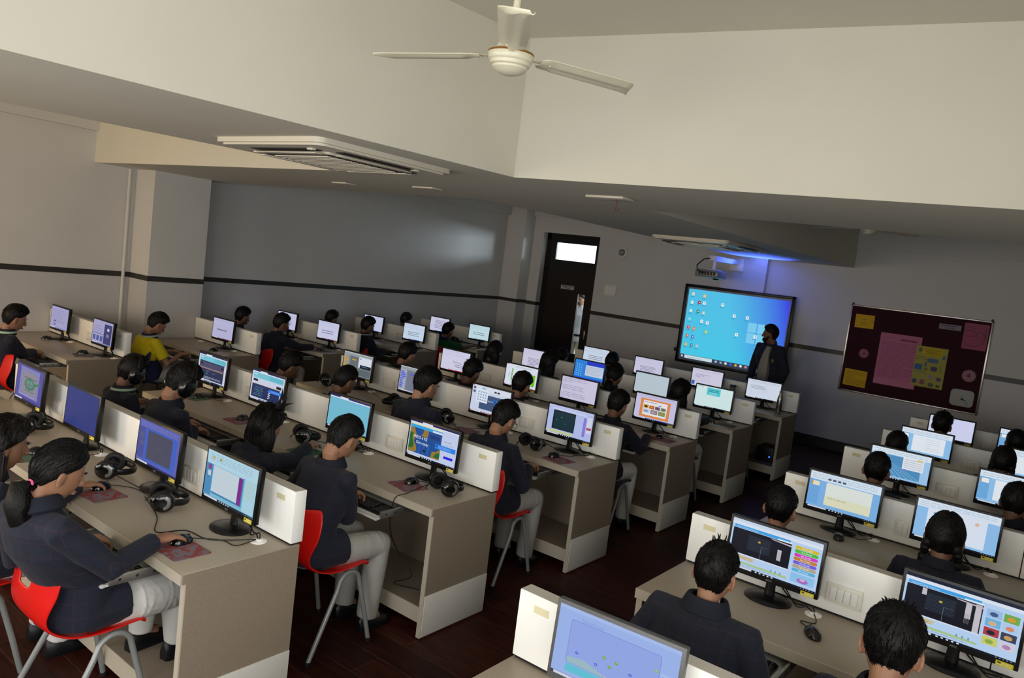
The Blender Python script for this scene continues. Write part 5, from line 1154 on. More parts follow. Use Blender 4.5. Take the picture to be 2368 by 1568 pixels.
def person(label, hip, head, hp=(0, -18, 0), rz=0, hair='short', skin='skin', top='blazer', bottom='trouser', rh=None, lh=None, rp='type', lp='type', rf=None, lf=None,
           hs=1.0, b=1.0, near=1, lan=False, standing=False, shirt=None, legs=None, shoe=True, seed=0, stray=0, elb=None, elw=(0.55, 0.55), cy=0.0, wy=0.0, specs=False, hand_up=(0, 0, 1)):
    t = thing('person', label, 'person', (hip[0], hip[1], 0), R(rz))
    RW = Matrix.Rotation(-R(rz), 3, 'Z'); O = V((hip[0], hip[1], 0))
    L = lambda p: RW @ (V(p) - O)
    H = L(head)
    HM = Matrix.Translation(H) @ Euler((R(hp[1]), R(hp[2]), R(hp[0])), 'XYZ').to_matrix().to_4x4() @ Matrix.Scale(hs, 4)
    # order: yaw outermost
    HM = Matrix.Translation(H) @ Matrix.Rotation(R(hp[0]), 4, 'Z') @ Matrix.Rotation(R(hp[1]), 4, 'X') @ Matrix.Rotation(R(hp[2]), 4, 'Y') @ Matrix.Scale(hs, 4)
    N = H + V((-0.0, -0.040, -0.122)) * hs + V((math.sin(R(hp[0])) * -0.01, math.sin(R(hp[1])) * 0.05, 0))
    if standing:
        P = V((0, -0.01, 0.90)); W_ = P + V((0, 0.0, 0.14)); Cc = V((N.x * 0.8, N.y * 0.8 - 0.0, N.z - 0.17))
    else:
        P = V((0, -0.02, 0.53)); Cc = N + V((0, -0.035 + cy, -0.15 * b)); W_ = P.lerp(Cc, 0.45) + V((0, -0.025 + wy, 0))
    ax = V((1, 0, 0))
    U_ = N + V((0, -0.018, -0.06 * b))
    def er(c, rx, ry, dz, n=22): 
        fw = V(dz).normalized().cross(ax).normalized()
        return [c + ax * rx * b * math.cos(2 * math.pi * k / n) + fw * ry * b * math.sin(2 * math.pi * k / n) for k in range(n)]
    dz1 = (W_ - P); dz2 = (Cc - W_); dz3 = (N - Cc)
    SHL = {}
    for s in (-1, 1): SHL[s] = U_ + ax * s * 0.148 * b + V((0, 0.006, 0.008))
    l1, l2 = (0.245 * b, 0.225 * b) if not standing else (0.29, 0.26)
    ARM = {}
    for s, tg in ((1, rh), (-1, lh)):
        S = SHL[s]
        w = L(tg) if tg else (S + V((s * -0.02, 0.30, -0.22)) if not standing else S + V((s * 0.07, 0.04, -0.52)))
        d = w - S
        if d.length > (l1 + l2) * 0.985: w = S + d.normalized() * (l1 + l2) * 0.985; d = w - S
        a_ = (l1 * l1 - l2 * l2 + d.length_squared) / (2 * d.length); hgt = math.sqrt(max(0, l1 * l1 - a_ * a_))
        pole = V((s * elw[0 if s < 0 else 1], -0.35, -1.0)); dn = d.normalized(); pole = (pole - dn * pole.dot(dn)).normalized()
        E = S + dn * a_ + pole * hgt
        ARM[s] = (S, E, w)
    # legs
    LEG = {}
    for s in (-1, 1):
        hj = V((s * 0.082 * b, 0.01, P.z - 0.015))
        if standing: kn, an = V((s * 0.09, 0.03, 0.49)), V((s * 0.1, 0.0, 0.075))
        else: kn, an = V((s * 0.105 * b, 0.370 * b, 0.495)), V((s * 0.10, 0.38 * b - 0.03, 0.085))
        if legs and s in legs: kn, an = V(legs[s][0]), V(legs[s][1])
        LEG[s] = (hj, kn, an)
    # ---- skin: one surface
    mb = MB()
    mb.rings([[HM @ skull(d) for d in ring] for ring in dirs(40, 30)])
    mb.tube([HM @ V((0, 0.092, 0.012)), HM @ V((0, 0.100, -0.006)), HM @ V((0, 0.105, -0.026)), HM @ V((0, 0.094, -0.033))], [0.006 * hs, 0.008 * hs, 0.0125 * hs, 0.009 * hs], 10)
    mb.ell((0, 0.086, -0.058), (0.022, 0.011, 0.0055), 14, 8, 0, HM); mb.ell((0, 0.084, -0.067), (0.019, 0.011, 0.006), 14, 8, 0, HM)
    for s in (-1, 1):
        X = HM @ Matrix.Translation((s * 0.0785, -0.010, -0.012)) @ Matrix.Rotation(s * R(30), 4, 'Z') @ Matrix.Rotation(R(-10), 4, 'X')
        mb.ell((0, 0, 0.004), (0.0085, 0.021, 0.031), 12, 10, 0, X); mb.ell((0, 0.004, -0.02), (0.008, 0.012, 0.014), 10, 8, 0, X)
    mb.tube([HM @ V((0, -0.022, -0.045)), HM @ V((0, -0.032, -0.10)), N, U_], [0.048 * hs, 0.043 * hs, 0.045 * hs, 0.060 * hs], 18)
    mb.tube([P + V((0, 0, -0.02)), W_, Cc, U_], [0.07 * b] * 4, 14)
    short = top in ('yellow_t', 'green_t')
    for s, pose, fd in ((1, rp, rf), (-1, lp, lf)):
        S, E, w = ARM[s]
        mb.tube([U_, S, E, E.lerp(w, 0.5), w], [0.04 * b, 0.034 * b, (0.034 if short else 0.030) * b, 0.028 * b, 0.021 * b], 12)
        f = V(fd) if fd else ((w - E).normalized() * 0.5 + V((-s * 0.12, 0.8, -0.12)))
        if standing and not fd: f = V((0, 0.1, -1))
        hand(mb, w + f.normalized() * 0.012, f, hand_up if not standing else V((s * 1.0, -0.15, 0)), s, pose, 0.93 * b)
        hj, kn, an = LEG[s]
        mb.tube([P, hj, kn, an, an + V((0, 0.08, -0.03))], [0.05, 0.05, 0.04, 0.032, 0.025], 10)
    body = link('body', fuse(mb, M[skin], {2: 0.0048, 1: 0.0062, 0: 0.0085}[near], 2), t)
    # ---- face details
    mb = MB()
    for s in (-1, 1):
        mb.ell((s * 0.030, 0.0665, 0.004), (0.0125, 0.0095, 0.0075), 12, 8, 0, HM); mb.ell((s * 0.030, 0.0738, 0.003), (0.0058, 0.0032, 0.0058), 10, 8, 1, HM)
    link('eyes', mb.mesh('eyes', [M['eye_white'], M['iris']]), t)
    mb = MB()
    for s in (-1, 1): mb.tube([HM @ V((s * 0.014, 0.0905, 0.022)), HM @ V((s * 0.030, 0.0895, 0.0275)), HM @ V((s * 0.048, 0.079, 0.0225))], [0.0028 * hs, 0.0034 * hs, 0.0016 * hs], 8)
    link('eyebrows', mb.mesh('eyebrows', M['hair']), t)
    mb = MB(); mb.ell((0, 0.0885, -0.058), (0.0205, 0.0105, 0.0042), 12, 8, 0, HM); mb.ell((0, 0.0865, -0.0665), (0.0175, 0.0105, 0.005), 12, 8, 0, HM); link('lips', mb.mesh('lips', M['lip']), t)
    if specs:
        mb = MB()
        for s in (-1, 1):
            mb.tube([HM @ V((s * 0.031 + 0.02 * math.cos(2 * math.pi * k / 14), 0.103, 0.003 + 0.015 * math.sin(2 * math.pi * k / 14))) for k in range(15)], 0.0018, 6); mb.tube([HM @ V((s * 0.05, 0.102, 0.006)), HM @ V((s * 0.078, 0.06, 0.006)), HM @ V((s * 0.079, -0.02, 0.004))], 0.0018, 6)
        mb.tube([HM @ V((-0.011, 0.104, 0.006)), HM @ V((0.011, 0.104, 0.006))], 0.0018, 6); link('spectacles', mb.mesh('spectacles', M['chrome']), t)
    # ---- hair
    rr = random.Random(seed + 11)
    mb = MB()
    pos = lambda d, ex=0.0: HM @ (skull(d) + V((d.x / HA, d.y / HB, d.z / HC)).normalized() * (hair_off(d, hair, seed)[0] + ex))
    mb.rings([[pos(d) for d in ring] for ring in dirs(44, 34)])
    girl = hair in ('pony', 'braids', 'long', 'bob')
    def flow(d):
        if hair == 'pony': g = V((0, -0.72, -0.65)) - d
        elif hair == 'braids': g = V((0.93 if d.x > 0 else -0.93, -0.25, -0.4)) - d
        elif hair in ('long', 'bob'): g = V((d.x, d.y, 0)) * 0.4 + V((0, -0.2, -1))
        else: g = d - V((0.05, -0.42, 0.9)) + (V((0, 0.35, 0)) if d.z > 0.3 else V((0, 0, 0)))
        g = g - d * g.dot(d)
        return g.normalized() if g.length > 1e-5 else V((0, 0, 1))
    ns = {2: 1500, 1: 600, 0: 160}[near]
    for i in range(ns):
        d = V((rr.gauss(0, 1), rr.gauss(0, 1), rr.gauss(0.5, 1))).normalized()
        o_, m_ = hair_off(d, hair, seed)
        if m_ < 0.45: continue
        pts = []; wob = V((rr.uniform(-1, 1), rr.uniform(-1, 1), rr.uniform(-1, 1))) * 0.25; lf_ = rr.uniform(0.0, 0.004) if girl else rr.uniform(0.0, 0.006 + (0.012 if hair == 'spiky' and d.z > 0.5 else 0))
        for k in range(4):
            pts.append(pos(d, 0.0005 + lf_ * k / 3))
            d = (d + (flow(d) + wob).normalized() * (0.09 if girl else 0.07)).normalized()
            if hair_off(d, hair, seed)[1] < 0.2: break
        if len(pts) > 1: mb.tube(pts, [(0.0017 if near == 2 else 0.0022) * (1 - 0.28 * k) for k in range(len(pts))], 3, 0, None, False)
    for i in range(stray):
        d = V((rr.uniform(-0.5, 0.5), rr.uniform(-0.6, 0.3), 1)).normalized(); p = pos(d); q = p + (V((d.x, d.y, 1.0)) + V((rr.uniform(-.5, .5), rr.uniform(-.6, .3), 0))).normalized() * rr.uniform(0.012, 0.028)
        mb.tube([p, p.lerp(q, 0.6) + V((0, 0.004, 0)), q], [0.0035, 0.0025, 0.0006], 4)
    D = lambda v: (HM.to_3x3() @ V(v)) / hs
    if hair == 'pony':
        p0 = HM @ V((0.01, -0.066, -0.072)); pts = [p0, p0 + D((0, -0.04, -0.01)), p0 + V((0.0, -0.045, -0.06)), p0 + V((0.008, -0.03, -0.13)), p0 + V((0.03, -0.02, -0.175))]
        mb.tube(pts, [0.022, 0.038, 0.052, 0.048, 0.020], 16, 0, None, True, 1.0, None, True)
        for i in range(ns // 6):
            a_ = rr.uniform(0, 6.28); o_ = V((math.cos(a_), math.sin(a_) * 0.6, math.sin(a_) * 0.4))
            mb.tube([p + o_ * r_ * 1.02 for p, r_ in zip(pts, (0.022, 0.038, 0.052, 0.048, 0.026))] + [pts[-1] + V((0, 0, -0.02)) + o_ * 0.02], [0.0025] * 5 + [0.0006], 3)
    if hair == 'braids':
        for s in (-1, 1):
            p = HM @ V((s * 0.070, -0.040, -0.055)); e_ = p + V((s * 0.022, -0.005, -0.20))
            mb.tube([HM @ V((s * 0.06, -0.05, -0.03)), p], [0.026, 0.022], 12, 0, None, True, 1.0, None, True)
            for k in range(9):
                q = p.lerp(e_, k / 8) + V((0, (0.009 if k % 2 else -0.009), 0)); r_ = 0.021 - 0.001 * k
                mb.ell((0, 0, 0), (r_, r_ * 0.8, r_ * 1.1), 12, 8, 0, Matrix.Translation(q) @ Matrix.Rotation(R(35 if k % 2 else -35), 4, 'Y') @ Matrix.Rotation(R(25 if k % 2 else -25), 4, 'X'))
            mb.tube([e_, e_ + V((0, 0, -0.03)), e_ + V((0.004, 0, -0.06))], [0.012, 0.013, 0.002], 10)
    if hair in ('long', 'bob'):
        ln = 0.33 if hair == 'long' else 0.17
        yw = Matrix.Rotation(R(hp[0]), 3, 'Z')
        rg = []
        for k in range(9):
            s_ = k / 8; c = H + yw @ V((0, -0.022 - 0.03 * s_, 0.03 - ln * s_)) * hs + (D((0, 0, 0)))
            rx = (0.086 + (0.020 * math.sin(math.pi * s_)) - 0.012 * s_ + (0.02 * s_ if hair == 'bob' else 0)) * hs; ry = (0.074 - 0.030 * s_) * hs
            rg.append([c + yw @ V((rx * math.cos(2 * math.pi * q / 26) * (1 + 0.05 * noise.noise(V((q * 0.9, s_ * 3, seed)))), ry * math.sin(2 * math.pi * q / 26) - (0.018 if math.sin(2 * math.pi * q / 26) > 0 else 0), 0.02 * noise.noise(V((q, 0, seed))) * s_)) for q in range(26)])
        mb.rings(rg)
        for i in range(ns // 3):
            q = rr.uniform(math.pi * 0.95, math.pi * 2.05); k0 = rr.randint(0, 3); pts = []
            for k in range(k0, 9):
                g = rg[k]; p = g[int(q / (2 * math.pi) * 26) % 26]; c = sum(g, V()) / 26; pts.append(c + (p - c) * (1.02 + 0.03 * rr.random() * (k / 8)) + V((0, 0, -0.012 * (k == 8))))
            mb.tube(pts, [0.003] * (len(pts) - 1) + [0.0006], 3)
    hm = M['hair'] if not (hair == 'long' and near == 2) else M['hairb']
    hob = link('hair', mb.mesh('hair', hm, True, 80), t)
    if hair == 'pony':
        p0 = HM @ V((0.01, -0.080, -0.076)); mb = MB(); mb.rings([[p0 + D(((0.024 + 0.005 * math.cos(2 * math.pi * j / 6)) * math.cos(2 * math.pi * k / 18), 0.006 * math.sin(2 * math.pi * j / 6), (0.024 + 0.005 * math.cos(2 * math.pi * j / 6)) * math.sin(2 * math.pi * k / 18))) for j in range(6)] for k in range(18)], 0, None, False, True)
        link('hair_tie', mb.mesh('hair_tie', M['pinkband']), hob, label='pink hair tie')
    # ---- clothes
    mb = MB()
    if standing:
        mb.rings([er(P + V((0, 0, -0.13)), 0.178, 0.125, dz1), er(P, 0.172, 0.122, dz1), er(W_, 0.152, 0.108, dz1), er(Cc.lerp(W_, 0.4), 0.168, 0.118, dz2), er(Cc, 0.182, 0.122, dz3), er(U_, 0.165, 0.095, dz3), er(N + V((0, -0.008, -0.022)), 0.082, 0.068, dz3), er(N + V((0, 0, 0.006)), 0.062, 0.06, dz3)])
    else:
        mb.rings([er(P + V((0, -0.005, -0.055)), 0.165, 0.125, dz1), er(P, 0.172, 0.13, dz1), er(W_, 0.154, 0.116, dz1), er(W_.lerp(Cc, 0.55), 0.160, 0.120, dz2), er(Cc, 0.169, 0.120, dz3), er(U_, 0.155, 0.098, dz3), er(N + V((0, -0.010, -0.022)), 0.086, 0.072, dz3), er(N + V((0, 0, 0.004)), 0.060, 0.058, dz3)])
        for s in ((-1, 1) if top == 'blazer' else ()): mb.tube([V((s * 0.075 * b, -0.02, P.z)), V((s * 0.095 * b, 0.13 * b, 0.535))], [0.098 * b, 0.090 * b], 14)
    for s in (-1, 1):
        S, E, w = ARM[s]
        mb.ell(S, (0.054 * b, 0.052 * b, 0.048 * b))
        if short: mb.tube([U_ + ax * s * 0.06, S, S.lerp(E, 0.72)], [0.06 * b, 0.060 * b, 0.058 * b], 14)
        else:
            mb.tube([U_ + ax * s * 0.06, S, S.lerp(E, 0.5), E, E.lerp(w, 0.5), w.lerp(E, 0.06)], [0.06 * b, 0.057 * b, 0.054 * b, 0.050 * b, 0.044 * b, 0.040 * b], 14)
            for q in range(4):        # folds around the elbow
                pp = E.lerp(w, 0.1 * q - 0.1) if q > 1 else E.lerp(S, 0.12 * (2 - q)); mb.ell(pp, (0.050 * b - 0.001 * q, 0.045 * b, 0.022 * b), 12, 8)
    nm = 'blazer' if top == 'blazer' else ('shirt' if top in ('shirt', 'shirt_g') else 'polo_shirt')
    tob = link(nm, fuse(mb, M[top], {2: 0.0065, 1: 0.008, 0: 0.011}[near], 3), t)
    cm = {'blazer': 'blazer_c', 'yellow_t': 'navy_t', 'green_t': 'navy_t'}.get(top, top)
    ND = (HM @ V((0, -0.03, -0.09)) - N).normalized()
    nr = ax - ND * ax.dot(ND); nr.normalize(); nf_ = ND.cross(nr)
    def neckband(prof, op, mat_, name, parent, lab=None):
        mb = MB(); rg = []
        for k in range(25):
            a_ = R(90 + op + (360 - 2 * op) * k / 24)
            rg.append([N + (nr * math.cos(a_) * p[0] * 1.06 + nf_ * math.sin(a_) * p[0]) * b + ND * p[1] * b for p in prof])
        mb.rings(rg); link(name, mb.mesh(name, mat_), parent, None, None, lab)
    neckband([(0.052, 0.034), (0.062, 0.035), (0.067, 0.026), (0.081, -0.014), (0.074, -0.022), (0.056, -0.005)], 28, M[cm], 'collar', tob)
    if top == 'blazer' and standing: neckband([(0.0495, 0.036), (0.054, 0.036), (0.058, 0.0), (0.050, 0.0)], 18, M[shirt or 'shirt'], 'shirt_collar', t)
    if lan: neckband([(0.0745, 0.016), (0.0765, 0.017), (0.082, 0.000), (0.079, -0.001)], 5, M['lan'], 'lanyard', t, 'green and white lanyard')
    if top == 'yellow_t':      # navy lower panel of the polo
        mb = MB(); mb.rings([er(P + V((0, -0.005, -0.05)), 0.180, 0.140, dz1), er(P + V((0, 0, 0.02)), 0.187, 0.147, dz1), er(W_, 0.167, 0.130, dz1), er(W_.lerp(Cc, 0.35), 0.168, 0.128, dz2), er(W_.lerp(Cc, 0.40), 0.150, 0.108, dz2)]); link('navy_panel', mb.mesh('navy_panel', M['navy_t']), tob, label='navy lower half')
    mb = MB()
    if not standing: mb.ell(P + V((0, 0.0, -0.035)), (0.138 * b, 0.105 * b, 0.068))
    else: mb.ell(P + V((0, 0.0, -0.02)), (0.155 * b, 0.105 * b, 0.12))
    wl = 1.0 if bottom != 'salwar' else 1.18
    for s in (-1, 1):
        hj, kn, an = LEG[s]
        mid = hj.lerp(kn, 0.5)
        mb.tube([hj, mid, kn], [0.074 * b, 0.078 * b * wl, 0.068 * b * wl], 16, 0, None, True, 1.0, None, True); mb.tube([kn, kn.lerp(an, 0.5), an + V((0, 0, -0.01))], [0.067 * b * wl, 0.063 * b, 0.056 * b * (1.0 if bottom != 'salwar' else 0.85)], 16, 0, None, True, 1.0, None, False)
        rq = random.Random(seed * 3 + s)
        for q in range(7):        # folds in the cloth
            pp = hj.lerp(kn, 0.42 + 0.085 * q); mb.ell((0, 0, 0), (0.083 * b * wl * (1 - 0.02 * q), 0.012, 0.078 * b * wl), 16, 8, 0, Matrix.Translation(pp) @ Matrix.Rotation(R(rq.uniform(-25, 25)), 4, 'Z') @ Matrix.Rotation(R(rq.uniform(-20, 20)), 4, 'X'))
    bm_ = 'trouser' if bottom == 'salwar' else bottom
    link('trousers', fuse(mb, M[bm_], {2: 0.007, 1: 0.009, 0: 0.013}[near], 3), t)
    if shoe:
        for s in (-1, 1):
            an = LEG[s][2]; mb = MB(); a0 = V((an.x, an.y, max(0, an.z - 0.085)))
            def fr(y, w, h): return [a0 + V((w * math.cos(2 * math.pi * k / 14), y, (0.02 + h * math.sin(2 * math.pi * k / 14)) if math.sin(2 * math.pi * k / 14) >= 0 else 0.0)) for k in range(14)]
            mb.rings([fr(-0.06, 0.022, 0.05), fr(-0.045, 0.033, 0.07), fr(0.0, 0.036, 0.075), fr(0.06, 0.040, 0.045), fr(0.12, 0.040, 0.030), fr(0.16, 0.028, 0.022), fr(0.175, 0.012, 0.014)])
            link('shoe', mb.mesh('shoe', M['shoe']), t)

    return t, Matrix.Translation(O) @ Matrix.Rotation(R(rz), 4, 'Z') @ HM
# ------------------------------------------------------------------ who sits where
PEOPLE = [
 # block, row, seat, head, chair colour, label, options
 ('B', 0, 2, (-1.045, -0.280, 1.045), 'red', 'girl with long loose dark hair at the left edge, hand on a mouse', dict(hair='long', near=2, hp=(0, -12, 0), rh=(-1.07, 0.06, 0.797), rp='mouse', rf=(-0.25, 1, -0.08), seed=2)),
 ('B', 0, 3, (-0.381, -0.315, 1.110), 'red', 'girl with a low ponytail and pink hair tie in the nearest row, using a mouse', dict(hair='pony', near=2, hp=(-12, -22, 0), rh=(-0.266, 0.035, 0.797), rp='mouse', rf=(-0.10, 1, -0.06), bottom='salwar', cy=0.06, wy=0.085, legs={1: ((0.10, 0.40, 0.50), (0.085, 0.42, 0.24)), -1: ((-0.10, 0.38, 0.50), (-0.085, 0.36, 0.24))}, b=1.04, hs=0.98, lh=(-0.56, -0.14, 0.735), rz=8, seed=3)),
 ('B', 1, 0, (-2.80, 1.123, 0.990), 'red', 'boy in a black headset and green-white lanyard, far from the aisle in the second row', dict(near=1, hp=(0, -18, 0), lan=True, seed=4, skin='skin2')),
 ('B', 1, 1, (-1.98, 1.050, 1.076), 'red', 'boy in profile wearing a black headset with microphone, typing', dict(near=2, hp=(0, -28, 0), rh=(-2.05, 1.20, 0.735), rf=(-0.2, 1, -0.2), lh=(-2.24, 1.22, 0.735), hs=1.08, b=1.06, seed=5)),
 ('B', 1, 2, (-1.119, 1.117, 0.975), 'red', 'student with messy shoulder length hair and black bow, arm reaching over the desk', dict(hair='bob', near=2, hp=(10, -12, 0), rh=(-1.17, 1.48, 0.80), rf=(-0.45, 1, 0.0), rp='rest', seed=6, stray=10, skin='skin')),
 ('B', 1, 3, (-0.380, 1.076, 1.088), 'red', 'boy on the aisle seat of the second row, bent over, fingers on the keyboard', dict(hair='crew', near=2, hp=(2, -30, 0), rh=(-0.475, 1.235, 0.735), rf=(-0.1, 1, -0.15), rp='type', lh=(-0.66, 1.22, 0.735), b=1.04, seed=7, bottom='trouser_g')),
 ('B', 2, 0, (-2.80, 2.480, 0.985), 'red', 'boy with glasses and bowed head, far seat of the third row', dict(near=1, hp=(-8, -28, 0), specs=True, skin='skin2', seed=8)),
 ('B', 2, 1, (-1.98, 2.416, 1.020), 'red', 'boy with cropped hair and lanyard looking down in front of the yellow block coding', dict(hair='crew', near=1, hp=(0, -22, 0), lan=True, skin='skin2', seed=9)),
 ('B', 2, 2, (-1.12, 2.445, 1.158), 'red', 'tall boy with thick swept up hair in front of the blue block coding', dict(near=2, hp=(-6, -20, 0), b=1.12, hs=1.05, seed=10)),
 ('B', 2, 3, (-0.380, 2.455, 1.070), 'red', 'boy with short hair and glasses, head down, aisle seat of third row', dict(near=2, hp=(0, -30, 0), specs=True, seed=11, bottom='trouser_g', b=1.05)),
 ('B', 3, 0, (-2.80, 3.888, 1.060), 'red', 'boy with a curly top at the far seat of the fourth row', dict(near=1, hp=(0, -20, 0), seed=12)),
 ('B', 3, 1, (-1.98, 3.963, 1.025), 'red', 'boy with short hair spiked at the front, before the handwriting page', dict(hair='spiky', near=1, hp=(0, -22, 0), skin='skin2', seed=13, stray=8)),
 ('B', 3, 2, (-1.279, 3.834, 1.045), 'red', 'boy with a forelock in profile before the green slide', dict(near=1, hp=(4, -18, 0), seed=14)),
 ('B', 3, 3, (-0.380, 3.993, 1.052), 'navy_pl', 'boy in the aisle seat of the fourth row, hand on a mouse', dict(near=1, hp=(0, -20, 0), rh=(-0.22, 4.30, 0.79), rf=(0.0, 1, -0.1), rp='mouse', skin='skin2', seed=15)),
 ('B', 4, 0, (-2.80, 5.306, 1.060), 'red', 'girl with chin length black hair at the far seat of the fifth row', dict(hair='bob', near=0, hp=(0, -20, 0), seed=16, skin='skin2')),
 ('B', 4, 1, (-1.98, 5.257, 1.085), 'red', 'girl with very long black hair before the lilac page of short lines', dict(hair='long', near=1, hp=(0, -12, 0), seed=17, skin='skin2')),
 ('B', 4, 2, (-1.135, 5.229, 1.105), 'red', 'girl with hair tied at the neck before the bright blue desktop', dict(hair='pony', near=1, hp=(0, -14, 0), seed=18, skin='skin2')),
 ('B', 4, 3, (-0.403, 5.229, 1.075), 'navy_pl', 'girl with straight black hair down her back, aisle seat of fifth row', dict(hair='long', near=1, hp=(0, -14, 0), rh=(-0.24, 5.72, 0.79), rp='mouse', rf=(0, 1, -0.1), seed=19, skin='skin2')),
 ('B', 5, 0, (-2.80, 6.728, 0.960), 'red', 'dark haired student low behind the girl with very long hair', dict(near=0, hp=(0, -16, 0), seed=20, skin='skin2')),
 ('B', 5, 1, (-2.028, 6.704, 1.045), 'red', 'girl in the farthest middle row just beside the pale blue page', dict(hair='pony', near=0, hp=(0, -14, 0), seed=21, skin='skin2')),
 ('A', 0, 1, (-4.97, 1.100, 1.070), 'red', 'boy in profile with lanyard at the far left, typing on a red chair', dict(near=2, hp=(0, -18, 0), lan=True, rh=(-5.12, 1.33, 0.735), rf=(-0.3, 1, -0.15), lh=(-5.25, 1.30, 0.735), seed=22)),
 ('A', 1, 1, (-4.97, 2.403, 1.036), 'navy_pl', 'boy in a yellow and navy polo shirt with head bowed', dict(near=2, hp=(0, -32, 0), top='yellow_t', lan=True, seed=23, bottom='trouser_g')),
 ('A', 2, 0, (-5.85, 3.956, 1.018), 'red', 'boy by the wall looking over the partition of the yellow shirted boy', dict(near=1, hp=(0, -14, 0), seed=24, skin='skin2')),
 ('A', 2, 1, (-4.97, 3.913, 1.056), 'red', 'boy with a smooth round haircut on a red chair in the third left row', dict(near=1, hp=(-10, -14, 0), rh=(-4.83, 4.33, 0.79), rp='mouse', rf=(0, 1, -0.1), seed=25, skin='skin2', bottom='trouser_g')),
 ('A', 3, 0, (-5.85, 5.368, 1.015), 'red', 'student whose head shows above a white screen, third left row partition', dict(near=0, hp=(0, -14, 0), seed=26, skin='skin2')),
 ('A', 3, 1, (-4.97, 5.269, 1.043), 'red', 'boy with a small tuft of hair on a red chair in the fourth left row', dict(near=1, hp=(-6, -14, 0), seed=27, lan=True, skin='skin2')),
 ('A', 4, 0, (-5.85, 6.826, 1.015), 'red', 'student by the wall in the farthest left row, only hair visible', dict(near=0, hp=(0, -14, 0), seed=28, skin='skin2')),
 ('A', 4, 1, (-4.97, 6.855, 0.985), 'red', 'boy in a green shirt in the farthest left row', dict(near=1, hp=(0, -14, 0), top='green_t', rh=(-4.75, 7.32, 0.79), rp='mouse', rf=(0, 1, -0.1), seed=29, skin='skin2')),
 ('C', 1, 0, (1.663, 1.208, 1.042), 'red', 'boy seen from behind before the screen with coloured grade buttons', dict(hair='crew', near=2, hp=(0, -8, 0), seed=30, stray=12, hs=0.96, b=1.15, rh=(1.80, 1.27, 0.735), lh=(1.53, 1.27, 0.735))),
 ('C', 1, 1, (2.289, 1.208, 1.010), 'red', 'boy at the bottom right corner, crown of black hair seen from above', dict(near=2, hp=(4, -22, 0), hs=1.10, b=1.05, seed=31, stray=10)),
 ('C', 2, 0, (1.449, 2.644, 0.962), 'red', 'boy seen from behind with both ears showing, before the cream title slide', dict(hair='crew', near=1, hp=(0, -8, 0), seed=32)),
 ('C', 2, 1, (2.236, 2.644, 1.056), 'red', 'girl with two braids before the slide with the orange star', dict(hair='braids', near=2, hp=(0, -6, 0), seed=33, skin='skin2')),
 ('C', 3, 0, (1.624, 4.088, 1.018), 'red', 'boy seen from behind before the blue slide with light rays', dict(hair='crew', near=1, hp=(0, -8, 0), seed=34, skin='skin2')),
 ('C', 3, 1, (2.432, 4.088, 1.025), 'red', 'student cut off by the right edge, in front of a blue editor', dict(near=1, hp=(-15, -12, 0), seed=35, skin='skin2')),
 ('C', 4, 0, (1.485, 5.478, 0.985), 'red', 'student whose round head top shows behind the light ray screen', dict(near=0, hp=(0, -10, 0), seed=36, skin='skin2')),
 ('C', 4, 1, (2.244, 5.478, 1.050), 'red', 'girl with two braids at the right edge, far from the camera', dict(hair='braids', near=1, hp=(0, -8, 0), seed=37, skin='skin2')),
 ('C', 5, 0, (1.621, 6.828, 1.067), 'red', 'student with tousled hair dark against the blank white page', dict(hair='spiky', near=1, hp=(0, -8, 0), seed=38, skin='skin2', stray=10)),
 ('C', 5, 1, (2.235, 6.828, 1.040), 'red', 'student at the far right corner below the notice board', dict(near=0, hp=(0, -12, 0), seed=39, skin='skin2')),
]
HEADM = {}
CLAB = {'red': 'red moulded chair', 'navy_pl': 'dark blue moulded chair'}
for (b, k, q, hd, col, lab, kw) in PEOPLE:
    y0 = ROWY[b][k]
    hx_ = hd[0] + (0 if abs(hd[0] - SEAT[b][q]) < 0.09 else (SEAT[b][q] - hd[0]) * 0.35)
    hipy = y0 - 0.49
    if (b, k, q) == ('B', 0, 3): hx_, hipy = -0.44, -0.185
    if (b, k, q) == ('B', 0, 2): hipy = -0.36
    if (b, k, q) == ('A', 0, 1): hipy = 1.06
    for key, dx in (('rh', 0.11), ('lh', -0.11)):
        if not kw.get(key): kw[key] = (hx_ + dx, y0 - 0.215, 0.735)
    if b == 'C': hx_ = hd[0] * 0.5 + SEAT[b][q] * 0.5
    t, HM = person(lab, (hx_, hipy), hd, **kw)
    HEADM[(b, k, q)] = HM
    short_ = lab.split(',')[0]
    if len(short_.split()) > 10: short_ = ' '.join(short_.split()[:10])
    cx_, cy_, cr_ = (hx_, y0 - 0.40, 0) if (b, k, q) != ('B', 0, 3) else (-0.475, -0.135, 0)
    if (b, k, q) == ('A', 0, 1): cx_, cy_ = -4.90, 1.20
    chair(cx_, cy_, cr_, col, CLAB[col] + ' of the ' + short_)
chair(-0.42, ROWY['B'][5] - 0.42, 0, 'pink', 'empty magenta chair at the aisle end of the farthest middle row')
